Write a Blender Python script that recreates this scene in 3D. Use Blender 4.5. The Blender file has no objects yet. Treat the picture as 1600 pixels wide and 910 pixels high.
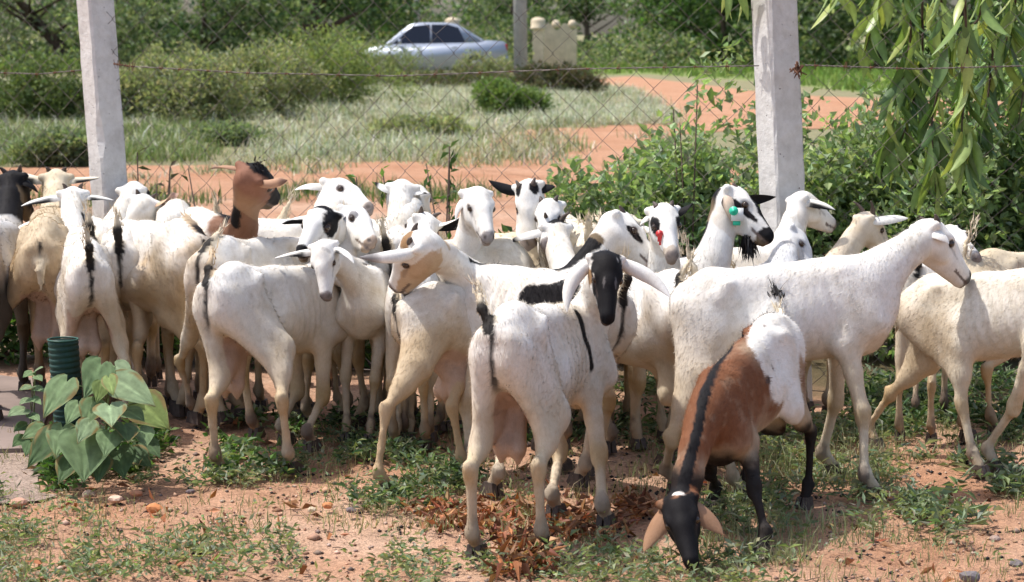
import bpy, bmesh, math, random
import numpy as np
from mathutils import Vector, Matrix

sc = bpy.context.scene
COL = sc.collection
random.seed(7)
RNG = np.random.default_rng(11)

# ------------------------------------------------------------------ camera, sky, sun, exposure
CAM_H, FPX, CX, CY, HORIZON = 1.53, 3200.0, 800.0, 455.0, 45.0
PITCH = math.atan((CY - HORIZON) / FPX)
cam_d = bpy.data.cameras.new('camera')
cam = bpy.data.objects.new('camera', cam_d)
COL.objects.link(cam)
cam_d.sensor_width = 36.0
cam_d.lens = FPX / 1600.0 * 36.0
cam_d.clip_start, cam_d.clip_end = 0.05, 2000.0
cam.location = (0, 0, CAM_H)
cam.rotation_euler = (math.pi / 2 - PITCH, 0, 0)
cam_d.dof.use_dof = True
cam_d.dof.focus_distance = 6.9
cam_d.dof.aperture_fstop = 7.0
sc.camera = cam

SUN_DIR = Vector((-0.42, 0.10, 0.90)).normalized()      # from the ground towards the sun
world = bpy.data.worlds.new('World')
sc.world = world
world.use_nodes = True
wn = world.node_tree
sky = wn.nodes.new('ShaderNodeTexSky')
sky.sky_type = 'NISHITA'
sky.sun_disc = False
sky.sun_elevation = math.asin(SUN_DIR.z)
sky.sun_rotation = math.atan2(SUN_DIR.x, SUN_DIR.y)
sky.air_density, sky.dust_density, sky.ozone_density = 1.0, 3.0, 1.0
bg = wn.nodes['Background']
bg.inputs['Strength'].default_value = 0.15
wn.links.new(sky.outputs['Color'], bg.inputs['Color'])
sun_d = bpy.data.lights.new('sun', 'SUN')
sun_d.energy = 3.3
sun_d.angle = math.radians(0.6)
sun_d.color = (1.0, 0.965, 0.92)
sun = bpy.data.objects.new('sun', sun_d)
COL.objects.link(sun)
sun.rotation_euler = SUN_DIR.to_track_quat('Z', 'Y').to_euler()
sc.view_settings.view_transform = 'Standard'
sc.view_settings.look = 'None'
sc.view_settings.exposure = 0.66
sc.view_settings.gamma = 1.0

# ------------------------------------------------------------------ places: pixel of the photograph + distance scale -> point
_cp, _sp = math.cos(PITCH), math.sin(PITCH)
CR, CU, CF = np.array([1.0, 0, 0]), np.array([0, _sp, _cp]), np.array([0, _cp, -_sp])
CC = np.array([0, 0, CAM_H])
def ray(px, py): return CF + CR * ((px - CX) / FPX) - CU * ((py - CY) / FPX)
def P(px, py, s): return CC + ray(px, py) * (FPX / s)           # s = pixels per metre there
def G(px, py, z=0.0):
    r = ray(px, py); return CC + r * ((z - CAM_H) / r[2])
def proj(v):
    d = np.atleast_2d(v) - CC; dz = d @ CF
    return CX + FPX * (d @ CR) / dz, CY - FPX * (d @ CU) / dz, dz
def solve(p0, px, py, L, sign):                                    # point on the ray at distance L from p0; sign +1 nearer, -1 farther
    r = ray(px, py); q = CC - p0
    a, b, c = r @ r, 2 * (r @ q), q @ q - L * L
    D = b * b - 4 * a * c
    if D <= 0: return CC + r * (-b / (2 * a))
    return CC + r * ((-b - sign * math.sqrt(D)) / (2 * a))
def nrm(v): return v / (np.linalg.norm(v) + 1e-12)

# ------------------------------------------------------------------ helpers
def hash3(i, j, k, seed=0):
    h = (i * 374761393 + j * 668265263 + k * 2147483647 + seed * 974634777) & 0xFFFFFFFF
    h = ((h ^ (h >> 13)) * 1274126177) & 0xFFFFFFFF
    return ((h ^ (h >> 16)) & 0xFFFF) / 65535.0
def vnoise(p, freq=1.0, seed=0):
    p = np.asarray(p, float) * freq
    i = np.floor(p).astype(np.int64); f = p - i; f = f * f * (3 - 2 * f)
    r = 0
    for dx in (0, 1):
        for dy in (0, 1):
            for dz in (0, 1):
                w = (f[..., 0] if dx else 1 - f[..., 0]) * (f[..., 1] if dy else 1 - f[..., 1]) * (f[..., 2] if dz else 1 - f[..., 2])
                r = r + w * hash3(i[..., 0] + dx, i[..., 1] + dy, i[..., 2] + dz, seed)
    return r
def fbm(p, freq=1.0, seed=0, n=3):
    a, t, s = 0.5, 0, 0
    for o in range(n):
        t = t + a * vnoise(p, freq * 2 ** o, seed + o); s += a; a *= 0.5
    return t / s
def sstep(a, b, x):
    t = np.clip((x - a) / (b - a), 0, 1); return t * t * (3 - 2 * t)

def mesh_np(name, V, F, mat=None, col=None, smooth=True, mats=None, midx=None):
    """V (n,3); F (m,k) int array, or list of such arrays"""
    me = bpy.data.meshes.new(name)
    Fs = F if isinstance(F, list) else [F]
    Fs = [f for f in Fs if len(f)]
    me.vertices.add(len(V)); me.vertices.foreach_set('co', np.asarray(V, np.float32).ravel())
    idx = np.concatenate([f.ravel() for f in Fs]); cnt = np.concatenate([np.full(len(f), f.shape[1]) for f in Fs])
    me.loops.add(len(idx)); me.loops.foreach_set('vertex_index', idx.astype(np.int32))
    me.polygons.add(len(cnt))
    st = np.concatenate([[0], np.cumsum(cnt)[:-1]]).astype(np.int32)
    me.polygons.foreach_set('loop_start', st)
    try: me.polygons.foreach_set('loop_total', cnt.astype(np.int32))
    except Exception: pass
    me.polygons.foreach_set('use_smooth', np.full(len(cnt), smooth))
    if midx is not None: me.polygons.foreach_set('material_index', np.asarray(midx, np.int32))
    me.update(calc_edges=True)
    me.validate()
    if col is not None:
        at = me.color_attributes.new('coat', 'FLOAT_COLOR', 'POINT')
        c = np.ones((len(V), 4), np.float32); c[:, :3] = col
        at.data.foreach_set('color', c.ravel())
    for m in (mats or ([mat] if mat else [])): me.materials.append(m)
    return me
def link(name, me, parent=None, loc=None):
    o = bpy.data.objects.new(name, me); COL.objects.link(o)
    if parent is not None: o.parent = parent
    if loc is not None: o.location = loc
    return o
def empty(name, loc=(0, 0, 0), rz=0):
    o = bpy.data.objects.new(name, None); COL.objects.link(o); o.location = loc; o.rotation_euler = (0, 0, rz)
    o.empty_display_size = 0.1
    return o
def tag(o, label=None, cat=None, group=None, kind=None):
    if label: o['label'] = label
    if cat: o['category'] = cat
    if group: o['group'] = group
    if kind: o['kind'] = kind
    return o
class MB:
    """collects shapes for ONE mesh"""
    def __init__(s): s.V, s.F, s.n, s.C = [], {}, 0, []
    def add(s, V, F, c=None):
        V = np.asarray(V, float); F = np.asarray(F, int)
        s.V.append(V); s.F.setdefault(F.shape[1], []).append(F + s.n); s.n += len(V)
        s.C.append(np.tile(np.asarray(c if c is not None else (1, 1, 1), float), (len(V), 1)) if np.ndim(c) < 2 else np.asarray(c))
    def box(s, c, d, R=None, col=None):
        v = np.array([[x, y, z] for x in (-.5, .5) for y in (-.5, .5) for z in (-.5, .5)]) * np.array(d)
        if R is not None: v = v @ np.asarray(R).T
        s.add(v + np.array(c), [[0, 1, 3, 2], [4, 6, 7, 5], [0, 4, 5, 1], [2, 3, 7, 6], [0, 2, 6, 4], [1, 5, 7, 3]], col)
    def tube(s, pts, rad, n=8, col=None, cap=True):
        pts = np.asarray(pts, float); m = len(pts); rad = np.broadcast_to(np.asarray(rad, float), (m,))
        T = np.gradient(pts, axis=0); T /= np.linalg.norm(T, axis=1)[:, None] + 1e-12
        ref = np.array([0, 0, 1.0]) if abs(T[:, 2]).mean() < 0.8 else np.array([0, 1.0, 0])
        V = []
        for i in range(m):
            a = nrm(np.cross(T[i], ref)); b = np.cross(T[i], a)
            an = np.arange(n) / n * 2 * math.pi
            V.append(pts[i] + rad[i] * (np.cos(an)[:, None] * a + np.sin(an)[:, None] * b))
        V = np.concatenate(V)
        F = [[i * n + j, i * n + (j + 1) % n, (i + 1) * n + (j + 1) % n, (i + 1) * n + j] for i in range(m - 1) for j in range(n)]
        s.add(V, F, col)
        if cap:
            b0 = s.n - len(V)
            for e, st in ((0, 1), (m - 1, -1)):
                s.F.setdefault(n, []).append(np.array([[b0 + e * n + j for j in range(n)][::-st]]))
    def mesh(s, name, mat=None, smooth=True, color=False):
        return mesh_np(name, np.concatenate(s.V), [np.concatenate(f) for f in s.F.values()], mat, np.concatenate(s.C) if color else None, smooth)
    def build(s, name, mat=None, parent=None, smooth=True, color=False, loc=None):
        return link(name, s.mesh(name, mat, smooth, color), parent, loc)

# ------------------------------------------------------------------ materials
def new_mat(name):
    m = bpy.data.materials.new(name); m.use_nodes = True
    return m, m.node_tree.nodes, m.node_tree.links, m.node_tree.nodes['Principled BSDF']
def noise_node(N, L, scale, detail=4, vec=None, rough=0.6):
    n = N.new('ShaderNodeTexNoise'); n.inputs['Scale'].default_value = scale; n.inputs['Detail'].default_value = detail
    n.inputs['Roughness'].default_value = rough
    if vec is not None: L.new(vec, n.inputs['Vector'])
    return n
def ramp(N, L, src, stops):
    r = N.new('ShaderNodeValToRGB'); e = r.color_ramp.elements
    while len(e) < len(stops): e.new(0.5)
    for i, (p, c) in enumerate(stops):
        e[i].position = p; e[i].color = (*c, 1) if len(c) == 3 else c
    L.new(src, r.inputs['Fac']); return r
def mixc(N, L, fac, a, b, mode='MIX'):
    m = N.new('ShaderNodeMix'); m.data_type = 'RGBA'; m.blend_type = mode
    for sock, v in ((m.inputs[0], fac), (m.inputs[6], a), (m.inputs[7], b)):
        if isinstance(v, bpy.types.NodeSocket): L.new(v, sock)
        else: sock.default_value = v if not isinstance(v, tuple) else (*v, 1)
    return m.outputs[2]
def bump(N, L, h, strength, dist, bsdf):
    b = N.new('ShaderNodeBump'); b.inputs['Strength'].default_value = strength; b.inputs['Distance'].default_value = dist
    L.new(h, b.inputs['Height']); L.new(b.outputs['Normal'], bsdf.inputs['Normal']); return b
def objcoord(N): return N.new('ShaderNodeTexCoord').outputs['Object']

def mat_coat():
    m, N, L, B = new_mat('goat_coat')
    a = N.new('ShaderNodeAttribute'); a.attribute_name = 'coat'
    co = objcoord(N)
    mp = N.new('ShaderNodeMapping'); mp.inputs['Scale'].default_value = (1, 1, 0.35); L.new(co, mp.inputs['Vector'])
    n1 = noise_node(N, L, 9, 6, co, .65); n2 = noise_node(N, L, 260, 3, mp.outputs[0]); n3 = noise_node(N, L, 80, 4, mp.outputs[0])
    r1 = ramp(N, L, n1.outputs['Fac'], [(0.3, (0.84, 0.80, 0.74)), (0.55, (1.0, 1.0, 1.0)), (0.7, (1.04, 1.04, 1.04))])
    c = mixc(N, L, 1.0, a.outputs['Color'], r1.outputs['Color'], 'MULTIPLY')
    r2 = ramp(N, L, n2.outputs['Fac'], [(0.3, (0.84, 0.83, 0.81)), (0.62, (1.04, 1.04, 1.04))])
    c = mixc(N, L, 0.5, c, r2.outputs['Color'], 'MULTIPLY')
    L.new(c, B.inputs['Base Color'])
    B.inputs['Roughness'].default_value = 0.7
    B.inputs['Specular IOR Level'].default_value = 0.12
    ad = N.new('ShaderNodeMath'); ad.operation = 'ADD'; L.new(n2.outputs['Fac'], ad.inputs[0]); L.new(n3.outputs['Fac'], ad.inputs[1])
    bump(N, L, ad.outputs[0], 0.32, 0.0024, B)
    return m
def mat_plain(name, col, rough=0.6, spec=0.3, var=0.15, scale=20, bumpd=0.0, metal=0.0):
    m, N, L, B = new_mat(name)
    n = noise_node(N, L, scale, 5, objcoord(N))
    lo = tuple(c * (1 - var) for c in col); hi = tuple(min(1, c * (1 + var)) for c in col)
    L.new(ramp(N, L, n.outputs['Fac'], [(0.3, lo), (0.7, hi)]).outputs['Color'], B.inputs['Base Color'])
    B.inputs['Roughness'].default_value = rough; B.inputs['Specular IOR Level'].default_value = spec; B.inputs['Metallic'].default_value = metal
    if bumpd: bump(N, L, n.outputs['Fac'], 0.6, bumpd, B)
    return m
def mat_leaf(name, rough=0.5, trans=0.42, var=0.25, gloss=0.25):
    m, N, L, B = new_mat(name)
    a = N.new('ShaderNodeAttribute'); a.attribute_name = 'coat'
    n = noise_node(N, L, 30, 3, objcoord(N))
    c = mixc(N, L, 1.0, a.outputs['Color'], ramp(N, L, n.outputs['Fac'], [(0.3, (1 - var,) * 3), (0.7, (1 + var,) * 3)]).outputs['Color'], 'MULTIPLY')
    L.new(c, B.inputs['Base Color']); B.inputs['Roughness'].default_value = rough; B.inputs['Specular IOR Level'].default_value = gloss
    t = N.new('ShaderNodeBsdfTranslucent'); L.new(mixc(N, L, 1.0, c, (1.2, 1.25, 0.6), 'MULTIPLY'), t.inputs['Color'])
    mx = N.new('ShaderNodeMixShader'); mx.inputs[0].default_value = trans
    L.new(B.outputs[0], mx.inputs[1]); L.new(t.outputs[0], mx.inputs[2])
    L.new(mx.outputs[0], N['Material Output'].inputs['Surface'])
    return m
M_COAT = mat_coat()
M_EYE = mat_plain('eye_amber', (0.035, 0.018, 0.008), 0.12, 0.6, 0.3, 60)
M_HORN = mat_plain('horn_brown', (0.07, 0.05, 0.04), 0.55, 0.3, 0.4, 50, 0.003)
M_HOOF = mat_plain('hoof_dark', (0.075, 0.055, 0.045), 0.6, 0.3, 0.4, 60, 0.003)
M_TAGG = mat_plain('tag_green_plastic', (0.03, 0.55, 0.33), 0.4, 0.4, 0.08)
M_TAGR = mat_plain('tag_red_plastic', (0.55, 0.04, 0.04), 0.4, 0.4, 0.1)
M_TAGW = mat_plain('tag_white_plastic', (0.75, 0.75, 0.72), 0.4, 0.4, 0.06)
M_HAIR = mat_plain('hair_dark', (0.02, 0.017, 0.016), 0.6, 0.3, 0.3, 60)
M_LEAF = mat_leaf('leaf_green')
M_DRY = mat_leaf('dry_leaf', 0.7, 0.15, 0.3, 0.15)
M_GRASS = mat_leaf('grass_blade', 0.65, 0.25, 0.3, 0.12)
M_BARK = mat_plain('bark', (0.09, 0.065, 0.05), 0.9, 0.1, 0.45, 12, 0.02)
M_STEM = mat_plain('stem_green', (0.12, 0.15, 0.06), 0.6, 0.2, 0.3)
# ------------------------------------------------------------------ ground, track, apron
def soil_mat(name, hues, pebbles=True):
    m, N, L, B = new_mat(name)
    co = objcoord(N)
    n1 = noise_node(N, L, 1.1, 6, co); n2 = noise_node(N, L, 9, 6, co, .7); n3 = noise_node(N, L, 70, 4, co, .7)
    c = ramp(N, L, n1.outputs['Fac'], [(0.32, hues[0]), (0.5, hues[1]), (0.68, hues[2])]).outputs['Color']
    c = mixc(N, L, .75, c, ramp(N, L, n2.outputs['Fac'], [(0.3, (.72, .70, .68)), (0.7, (1.16, 1.15, 1.13))]).outputs['Color'], 'MULTIPLY')
    c = mixc(N, L, .8, c, ramp(N, L, n3.outputs['Fac'], [(0.32, (.62, .60, .57)), (0.62, (1.15, 1.14, 1.12))]).outputs['Color'], 'MULTIPLY')
    v = N.new('ShaderNodeTexVoronoi'); v.inputs['Scale'].default_value = 42; L.new(co, v.inputs['Vector'])
    pb = ramp(N, L, v.outputs['Distance'], [(0.10, (1, 1, 1)), (0.22, (0, 0, 0))])
    n4 = noise_node(N, L, 25, 2, co)
    gate = ramp(N, L, n4.outputs['Fac'], [(0.52, (0, 0, 0)), (0.6, (1, 1, 1))])
    mm = N.new('ShaderNodeMath'); mm.operation = 'MULTIPLY'; L.new(pb.outputs['Color'], mm.inputs[0]); L.new(gate.outputs['Color'], mm.inputs[1])
    m2 = N.new('ShaderNodeMath'); m2.operation = 'MULTIPLY'; L.new(mm.outputs[0], m2.inputs[0]); m2.inputs[1].default_value = .55 if pebbles else .2
    c = mixc(N, L, m2.outputs[0], c, (.52, .36, .27))
    L.new(c, B.inputs['Base Color']); B.inputs['Roughness'].default_value = .95; B.inputs['Specular IOR Level'].default_value = .1
    h = N.new('ShaderNodeMath'); h.operation = 'ADD'; L.new(n2.outputs['Fac'], h.inputs[0]); L.new(n3.outputs['Fac'], h.inputs[1])
    h2 = N.new('ShaderNodeMath'); h2.operation = 'ADD'; L.new(h.outputs[0], h2.inputs[0]); L.new(mm.outputs[0], h2.inputs[1])
    bump(N, L, h2.outputs[0], 0.9, 0.02, B)
    return m
M_SOIL = soil_mat('red_soil', [(.43, .235, .145), (.50, .30, .20), (.56, .38, .275)])
M_TRACK = soil_mat('track_earth', [(.42, .215, .125), (.47, .26, .16), (.52, .31, .205)], False)
M_APRON = mat_plain('worn_screed', (.215, .165, .14), .85, .2, .22, 3, .01)
M_GRAVEL = soil_mat('grey_gravel', [(.33, .25, .21), (.39, .30, .25), (.45, .35, .29)])

def ground_h(x, y):
    p = np.stack([x, y, np.zeros_like(x)], -1)
    near = sstep(16, 9, y)
    near = near * (1 - sstep(-1.25, -1.5, x) * sstep(6.3, 6.5, y) * sstep(9.6, 9.2, y))
    return ((fbm(p, 1.3, 3, 3) - .5) * .05 + (fbm(p, 7, 9, 3) - .5) * .022) * near - .012
def strip(name, pix, z, mat, seed, amp=.35):
    """a worn earth strip: pix lists far edge and near edge pixel pairs along its run; ragged edges"""
    A = np.array([G(x, y) for (x, y), _ in pix]); B = np.array([G(x, y) for _, (x, y) in pix]); n = 260
    t = np.linspace(0, len(pix) - 1, n); A = np.stack([np.interp(t, range(len(pix)), A[:, i]) for i in range(3)], 1); B = np.stack([np.interp(t, range(len(pix)), B[:, i]) for i in range(3)], 1)
    d = (B - A) / np.linalg.norm(B - A, axis=1)[:, None]
    A = A + d * ((fbm(A, .8, seed, 4) - .5) * 2 * amp)[:, None]; B = B + d * ((fbm(B, .8, seed + 7, 4) - .5) * 2 * amp)[:, None]
    m = 6; V = np.stack([A + (B - A) * (j / m) for j in range(m + 1)], 1); V[:, :, 2] = z
    ii = np.arange(n * (m + 1)).reshape(n, m + 1); F = np.stack([ii[:-1, :-1], ii[:-1, 1:], ii[1:, 1:], ii[1:, :-1]], -1).reshape(-1, 4)
    V = V.reshape(-1, 3); q = F[0]
    if np.cross(V[q[1]] - V[q[0]], V[q[2]] - V[q[0]])[2] < 0: F = F[:, ::-1]
    return tag(link(name, mesh_np(name, V, F, mat)), kind='structure')
def gpix(l): return [tuple(G(x, y)[:2]) for x, y in l]
def sheet(name, pts, z, mat, rough=.0, seed=0, th=0.0):
    """a sheet laid on the ground inside an outline (world xy), edge made ragged"""
    pts = np.array(pts, float); out = []
    n = len(pts)
    for i in range(n):
        a, b_ = pts[i], pts[(i + 1) % n]; m = max(2, int(np.linalg.norm(b_ - a) / max(rough * 1.5, .25)) if rough else 2)
        m = min(m, 60)
        for j in range(m): out.append(a + (b_ - a) * j / m)
    out = np.array(out)
    if rough:
        q = np.c_[out, np.zeros(len(out))]
        out = out + (np.stack([fbm(q, .6 / rough, seed, 2), fbm(q, .6 / rough, seed + 9, 2)], 1) - .5) * rough * 2.2
    bm = bmesh.new(); vs = [bm.verts.new((x, y, z)) for x, y in out]; f = bm.faces.new(vs)
    if f.normal.z < 0: f.normal_flip()
    if th:
        r = bmesh.ops.extrude_face_region(bm, geom=[f])
        bmesh.ops.translate(bm, verts=[e for e in r['geom'] if isinstance(e, bmesh.types.BMVert)], vec=(0, 0, -th))
        bmesh.ops.recalc_face_normals(bm, faces=bm.faces)
    bmesh.ops.triangulate(bm, faces=bm.faces)
    me = bpy.data.meshes.new(name); bm.to_mesh(me); bm.free(); me.materials.append(mat)
    return tag(link(name, me), kind='structure')
def inpoly(x, y, poly):
    r = np.zeros(len(x), bool); n = len(poly)
    for i in range(n):
        x0, y0 = poly[i]; x1, y1 = poly[(i + 1) % n]
        c = ((y0 > y) != (y1 > y)) & (x < (x1 - x0) * (y - y0) / (y1 - y0 + 1e-12) + x0); r ^= c
    return r
def scatter(pix, n, seed, mingap=0):
    """n ground points spread evenly over the ground outlined by photograph pixels"""
    r = np.random.default_rng(seed); poly = np.array(gpix(pix)); lo, hi = poly.min(0), poly.max(0)
    out = np.zeros((0, 2))
    while len(out) < n:
        q = r.uniform(lo, hi, (n * 3, 2)); out = np.concatenate([out, q[inpoly(q[:, 0], q[:, 1], poly)]])
    return out[:n]

def ground_mat():
    m = M_SOIL; N, L = m.node_tree.nodes, m.node_tree.links; B = N['Principled BSDF']
    src = B.inputs['Base Color'].links[0].from_socket
    a = N.new('ShaderNodeAttribute'); a.attribute_name = 'coat'; sp = N.new('ShaderNodeSeparateColor'); L.new(a.outputs['Color'], sp.inputs[0])
    n = noise_node(N, L, 1.7, 6, objcoord(N), .7)
    c = mixc(N, L, sp.outputs[0], src, ramp(N, L, n.outputs['Fac'], [(.3, (.17, .16, .085)), (.55, (.25, .23, .13)), (.75, (.33, .25, .16))]).outputs['Color'])
    c = mixc(N, L, sp.outputs[1], c, ramp(N, L, n.outputs['Fac'], [(.3, (.15, .20, .06)), (.7, (.24, .28, .10))]).outputs['Color'])
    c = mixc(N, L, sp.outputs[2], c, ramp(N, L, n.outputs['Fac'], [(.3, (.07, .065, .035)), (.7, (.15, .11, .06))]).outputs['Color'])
    L.new(c, B.inputs['Base Color']); return m
PL_, PR_ = G(193, 573), G(1236, 626)
PL_X, PL_Y, FSL = PL_[0], PL_[1], (PR_[1] - PL_[1]) / (PR_[0] - PL_[0])      # the fence line on the ground

# ------------------------------------------------------------------ the ground: one sheet; its soil is grey green where plants grow
xs = np.concatenate([np.linspace(-260, -14, 40)[:-1], np.linspace(-14, -4.5, 60)[:-1], np.linspace(-4.5, 4.5, 240), np.linspace(4.5, 14, 60)[1:], np.linspace(14, 260, 40)[1:]])
ys = np.concatenate([np.linspace(-60, 3, 12)[:-1], np.linspace(3, 12, 280), np.geomspace(12.1, 70, 200), np.geomspace(71, 480, 30)])
XX, YY = np.meshgrid(xs, ys, indexing='ij')
ZZ = ground_h(XX, YY)
n0, n1 = XX.shape; ii = np.arange(n0 * n1).reshape(n0, n1)
gx, gy = XX.ravel(), YY.ravel(); gq = np.stack([gx, gy, 0 * gx], 1); wob = (fbm(gq, .9, 41, 3) - .5) * 1.1
zone = np.zeros((len(gx), 3))                      # red: vegetated verge, green: meadow, blue: thicket floor
far = gy > 22.5
zone[:, 0] = sstep(22.2, 23.0, gy + wob)
zone[:, 1] = inpoly(gx, gy, np.array(gpix([(900, 118), (1010, 116), (1180, 126), (1400, 150), (3000, 185), (4000, 70), (900, 70)]))) * 1.0
fy = PL_Y + (gx - PL_X) * FSL
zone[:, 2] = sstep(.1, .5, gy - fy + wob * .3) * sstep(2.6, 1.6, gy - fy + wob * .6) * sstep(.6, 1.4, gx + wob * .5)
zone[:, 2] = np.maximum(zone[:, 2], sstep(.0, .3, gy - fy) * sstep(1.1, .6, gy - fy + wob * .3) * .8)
M_GROUND = ground_mat()
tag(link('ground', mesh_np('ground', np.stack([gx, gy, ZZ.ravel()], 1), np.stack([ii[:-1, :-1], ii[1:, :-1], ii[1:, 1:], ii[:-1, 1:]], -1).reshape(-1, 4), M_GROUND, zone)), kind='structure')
strip('dirt_track', [((-2400, 268), (-2400, 330)), ((-200, 262), (-200, 312)), ((100, 259), (100, 310)), ((420, 255), (420, 310)), ((640, 250), (640, 312)), ((760, 238), (770, 314)), ((880, 240), (900, 316)), ((1000, 262), (1000, 318)), ((2400, 270), (2400, 330))], -.009, M_TRACK, 5, .25)
strip('dirt_track', [((690, 256), (1000, 300)), ((735, 232), (960, 268)), ((770, 214), (990, 236)), ((830, 202), (1060, 212)), ((920, 197), (1180, 200)), ((1060, 192), (1260, 196))], -.006, M_TRACK, 6, .3)
strip('dirt_road', [((925, 124), (925, 136)), ((985, 119), (985, 142)), ((1060, 128), (1050, 168)), ((1130, 136), (1066, 196)), ((1220, 148), (1200, 203)), ((1360, 153), (1360, 200)), ((1600, 160), (1600, 204)), ((2600, 182), (2600, 216))], -.003, M_TRACK, 7, .5)
# the apron at the left edge and the gravel beside it
sheet('paved_apron', gpix([(-400, 580), (0, 590), (55, 594), (78, 612), (74, 650), (58, 690), (40, 705), (-400, 712)]), .012, M_APRON, .03, 7, .03)
sheet('gravel_patch', gpix([(-400, 700), (60, 690), (90, 730), (82, 765), (40, 785), (-400, 800)]), -.004, M_GRAVEL, .09, 8)

# ------------------------------------------------------------------ vegetation makers
def leaves_mesh(name, C, D, Lr, Wr, col, mat, bend=.25, seed=0, two=False):
    """one mesh of folded leaves: C centres (n,3), D directions, length and width ranges, col (n,3)"""
    r = np.random.default_rng(seed); n = len(C)
    D = D / (np.linalg.norm(D, axis=1)[:, None] + 1e-9)
    S = np.cross(D, r.normal(0, 1, (n, 3)) * .7 + np.array([0, 0, 1.0])); S /= np.linalg.norm(S, axis=1)[:, None] + 1e-9
    U = np.cross(S, D); L = r.uniform(*Lr, n)[:, None]; W = r.uniform(*Wr, n)[:, None]
    b_ = r.uniform(-bend, bend * 1.6, n)[:, None]
    p0 = C; mid = C + D * L * .48 + U * L * .04; tip = C + D * L - U * L * b_
    V = np.stack([p0, mid + S * W / 2 + U * W * .18, tip, mid - S * W / 2 + U * W * .18], 1)
    i = np.arange(n)[:, None] * 4
    F = np.concatenate([i + [0, 1, 2], i + [0, 2, 3]])
    c = np.repeat(col, 4, 0)
    return mesh_np(name, V.reshape(-1, 3), F, mat, c, False)
def palette(n, cols, seed, jit=.18):
    r = np.random.default_rng(seed); cols = np.array(cols); c = cols[r.integers(0, len(cols), n)]
    return np.clip(c * (1 + r.normal(0, jit, (n, 1))) * (1 + r.normal(0, jit * .3, (n, 3))), .004, .9)
def blades(pts, nper, H, lean, w, cols, seed, spread=.05, z0=0.0):
    """grass blades: tapered, bent, three faces; pts (n,2); returns V,F,C"""
    r = np.random.default_rng(seed); n = len(pts) * nper
    B = np.repeat(np.c_[pts, np.full(len(pts), z0)], nper, 0); B[:, :2] += r.normal(0, spread, (n, 2))
    sc_ = np.repeat(r.uniform(.55, 1.15, len(pts)), nper) * r.uniform(.6, 1.1, n)
    h = r.uniform(*H, n) * sc_; az = r.uniform(0, 2 * math.pi, n); ln = np.abs(r.normal(0, lean, n))
    d = np.stack([np.cos(az), np.sin(az), np.zeros(n)], 1); s_ = np.stack([-np.sin(az), np.cos(az), np.zeros(n)], 1)
    az2 = r.uniform(0, 2 * math.pi, n); s_ = np.stack([np.cos(az2), np.sin(az2), np.zeros(n)], 1)
    h, ln = h[:, None], ln[:, None]; ww = w * r.uniform(.6, 1.2, n)[:, None]
    m = B + d * h * ln * .35 + [0, 0, 1] * (h * .55); t = B + d * h * ln + [0, 0, 1] * (h * np.clip(1 - ln * ln * .35, .3, 1))
    V = np.stack([B - s_ * ww, B + s_ * ww, m + s_ * ww * .8, t, m - s_ * ww * .8], 1).reshape(-1, 3)
    i = np.arange(n)[:, None] * 5
    F = np.concatenate([i + [0, 1, 2], i + [0, 2, 4], i + [4, 2, 3]])
    c = np.repeat(palette(n, cols, seed + 1), 5, 0).reshape(n, 5, 3)
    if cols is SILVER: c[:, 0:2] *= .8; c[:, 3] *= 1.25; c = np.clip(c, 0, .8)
    return V, F, c.reshape(-1, 3)
def grass(name, label, pix, n, nper, H, lean, w, cols, seed, spread=.05, clump=0.0, extra=None):
    pts = scatter(pix, n, seed)
    if name == 'silver_grass': pts = pts[fbm(np.c_[pts, np.zeros(n)], .45, seed, 4) + RNG.normal(0, .05, n) > .43]
    n = len(pts)
    if clump:
        keep = fbm(np.c_[pts, np.zeros(n)], clump, seed, 2) > .47; pts = pts[keep]
    V, F, c = blades(pts, nper, H, lean, w, cols, seed, spread)
    o = link(name, mesh_np(name, V, F, M_GRASS, c, False))
    return tag(o, label, 'grass', kind='stuff')

def cloud(name, blobs, n, Lr, Wr, cols, mat, seed, parent=None, out=.6, hang=.0, shell=.55, gaps=.42, freq=2.0, upw=.2):
    """leaf cloud over several ellipsoids (centre, radii) with gaps; returns object"""
    r = np.random.default_rng(seed)
    vol = np.array([b_[1][0] * b_[1][1] * b_[1][2] for b_ in blobs]) ** .7; k = r.choice(len(blobs), n, p=vol / vol.sum())
    c = np.array([b_[0] for b_ in blobs], float)[k]; ra = np.array([b_[1] for b_ in blobs], float)[k]
    d = r.normal(0, 1, (n, 3)); d /= np.linalg.norm(d, axis=1)[:, None]
    rad = shell + (1 - shell) * r.uniform(0, 1, n) ** .6
    rad *= r.uniform(.72, 1.12, n)
    p = c + d * ra * rad[:, None]
    ok = (fbm(p, freq, seed, 2) > gaps) & (p[:, 2] > .02)
    p, d = p[ok], d[ok]; m = len(p)
    D = d * out + r.normal(0, .6, (m, 3)) + [0, 0, upw - hang]
    cc = palette(m, cols, seed + 3) * (0.8 + .5 * fbm(p, freq * .8, seed + 20, 2))[:, None]
    me = leaves_mesh(name, p, D, Lr, Wr, cc, mat, .3, seed)
    o = link(name, me, parent)
    if parent is not None: o.location = -parent.location
    o['kind'] = 'stuff'
    return o
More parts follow.
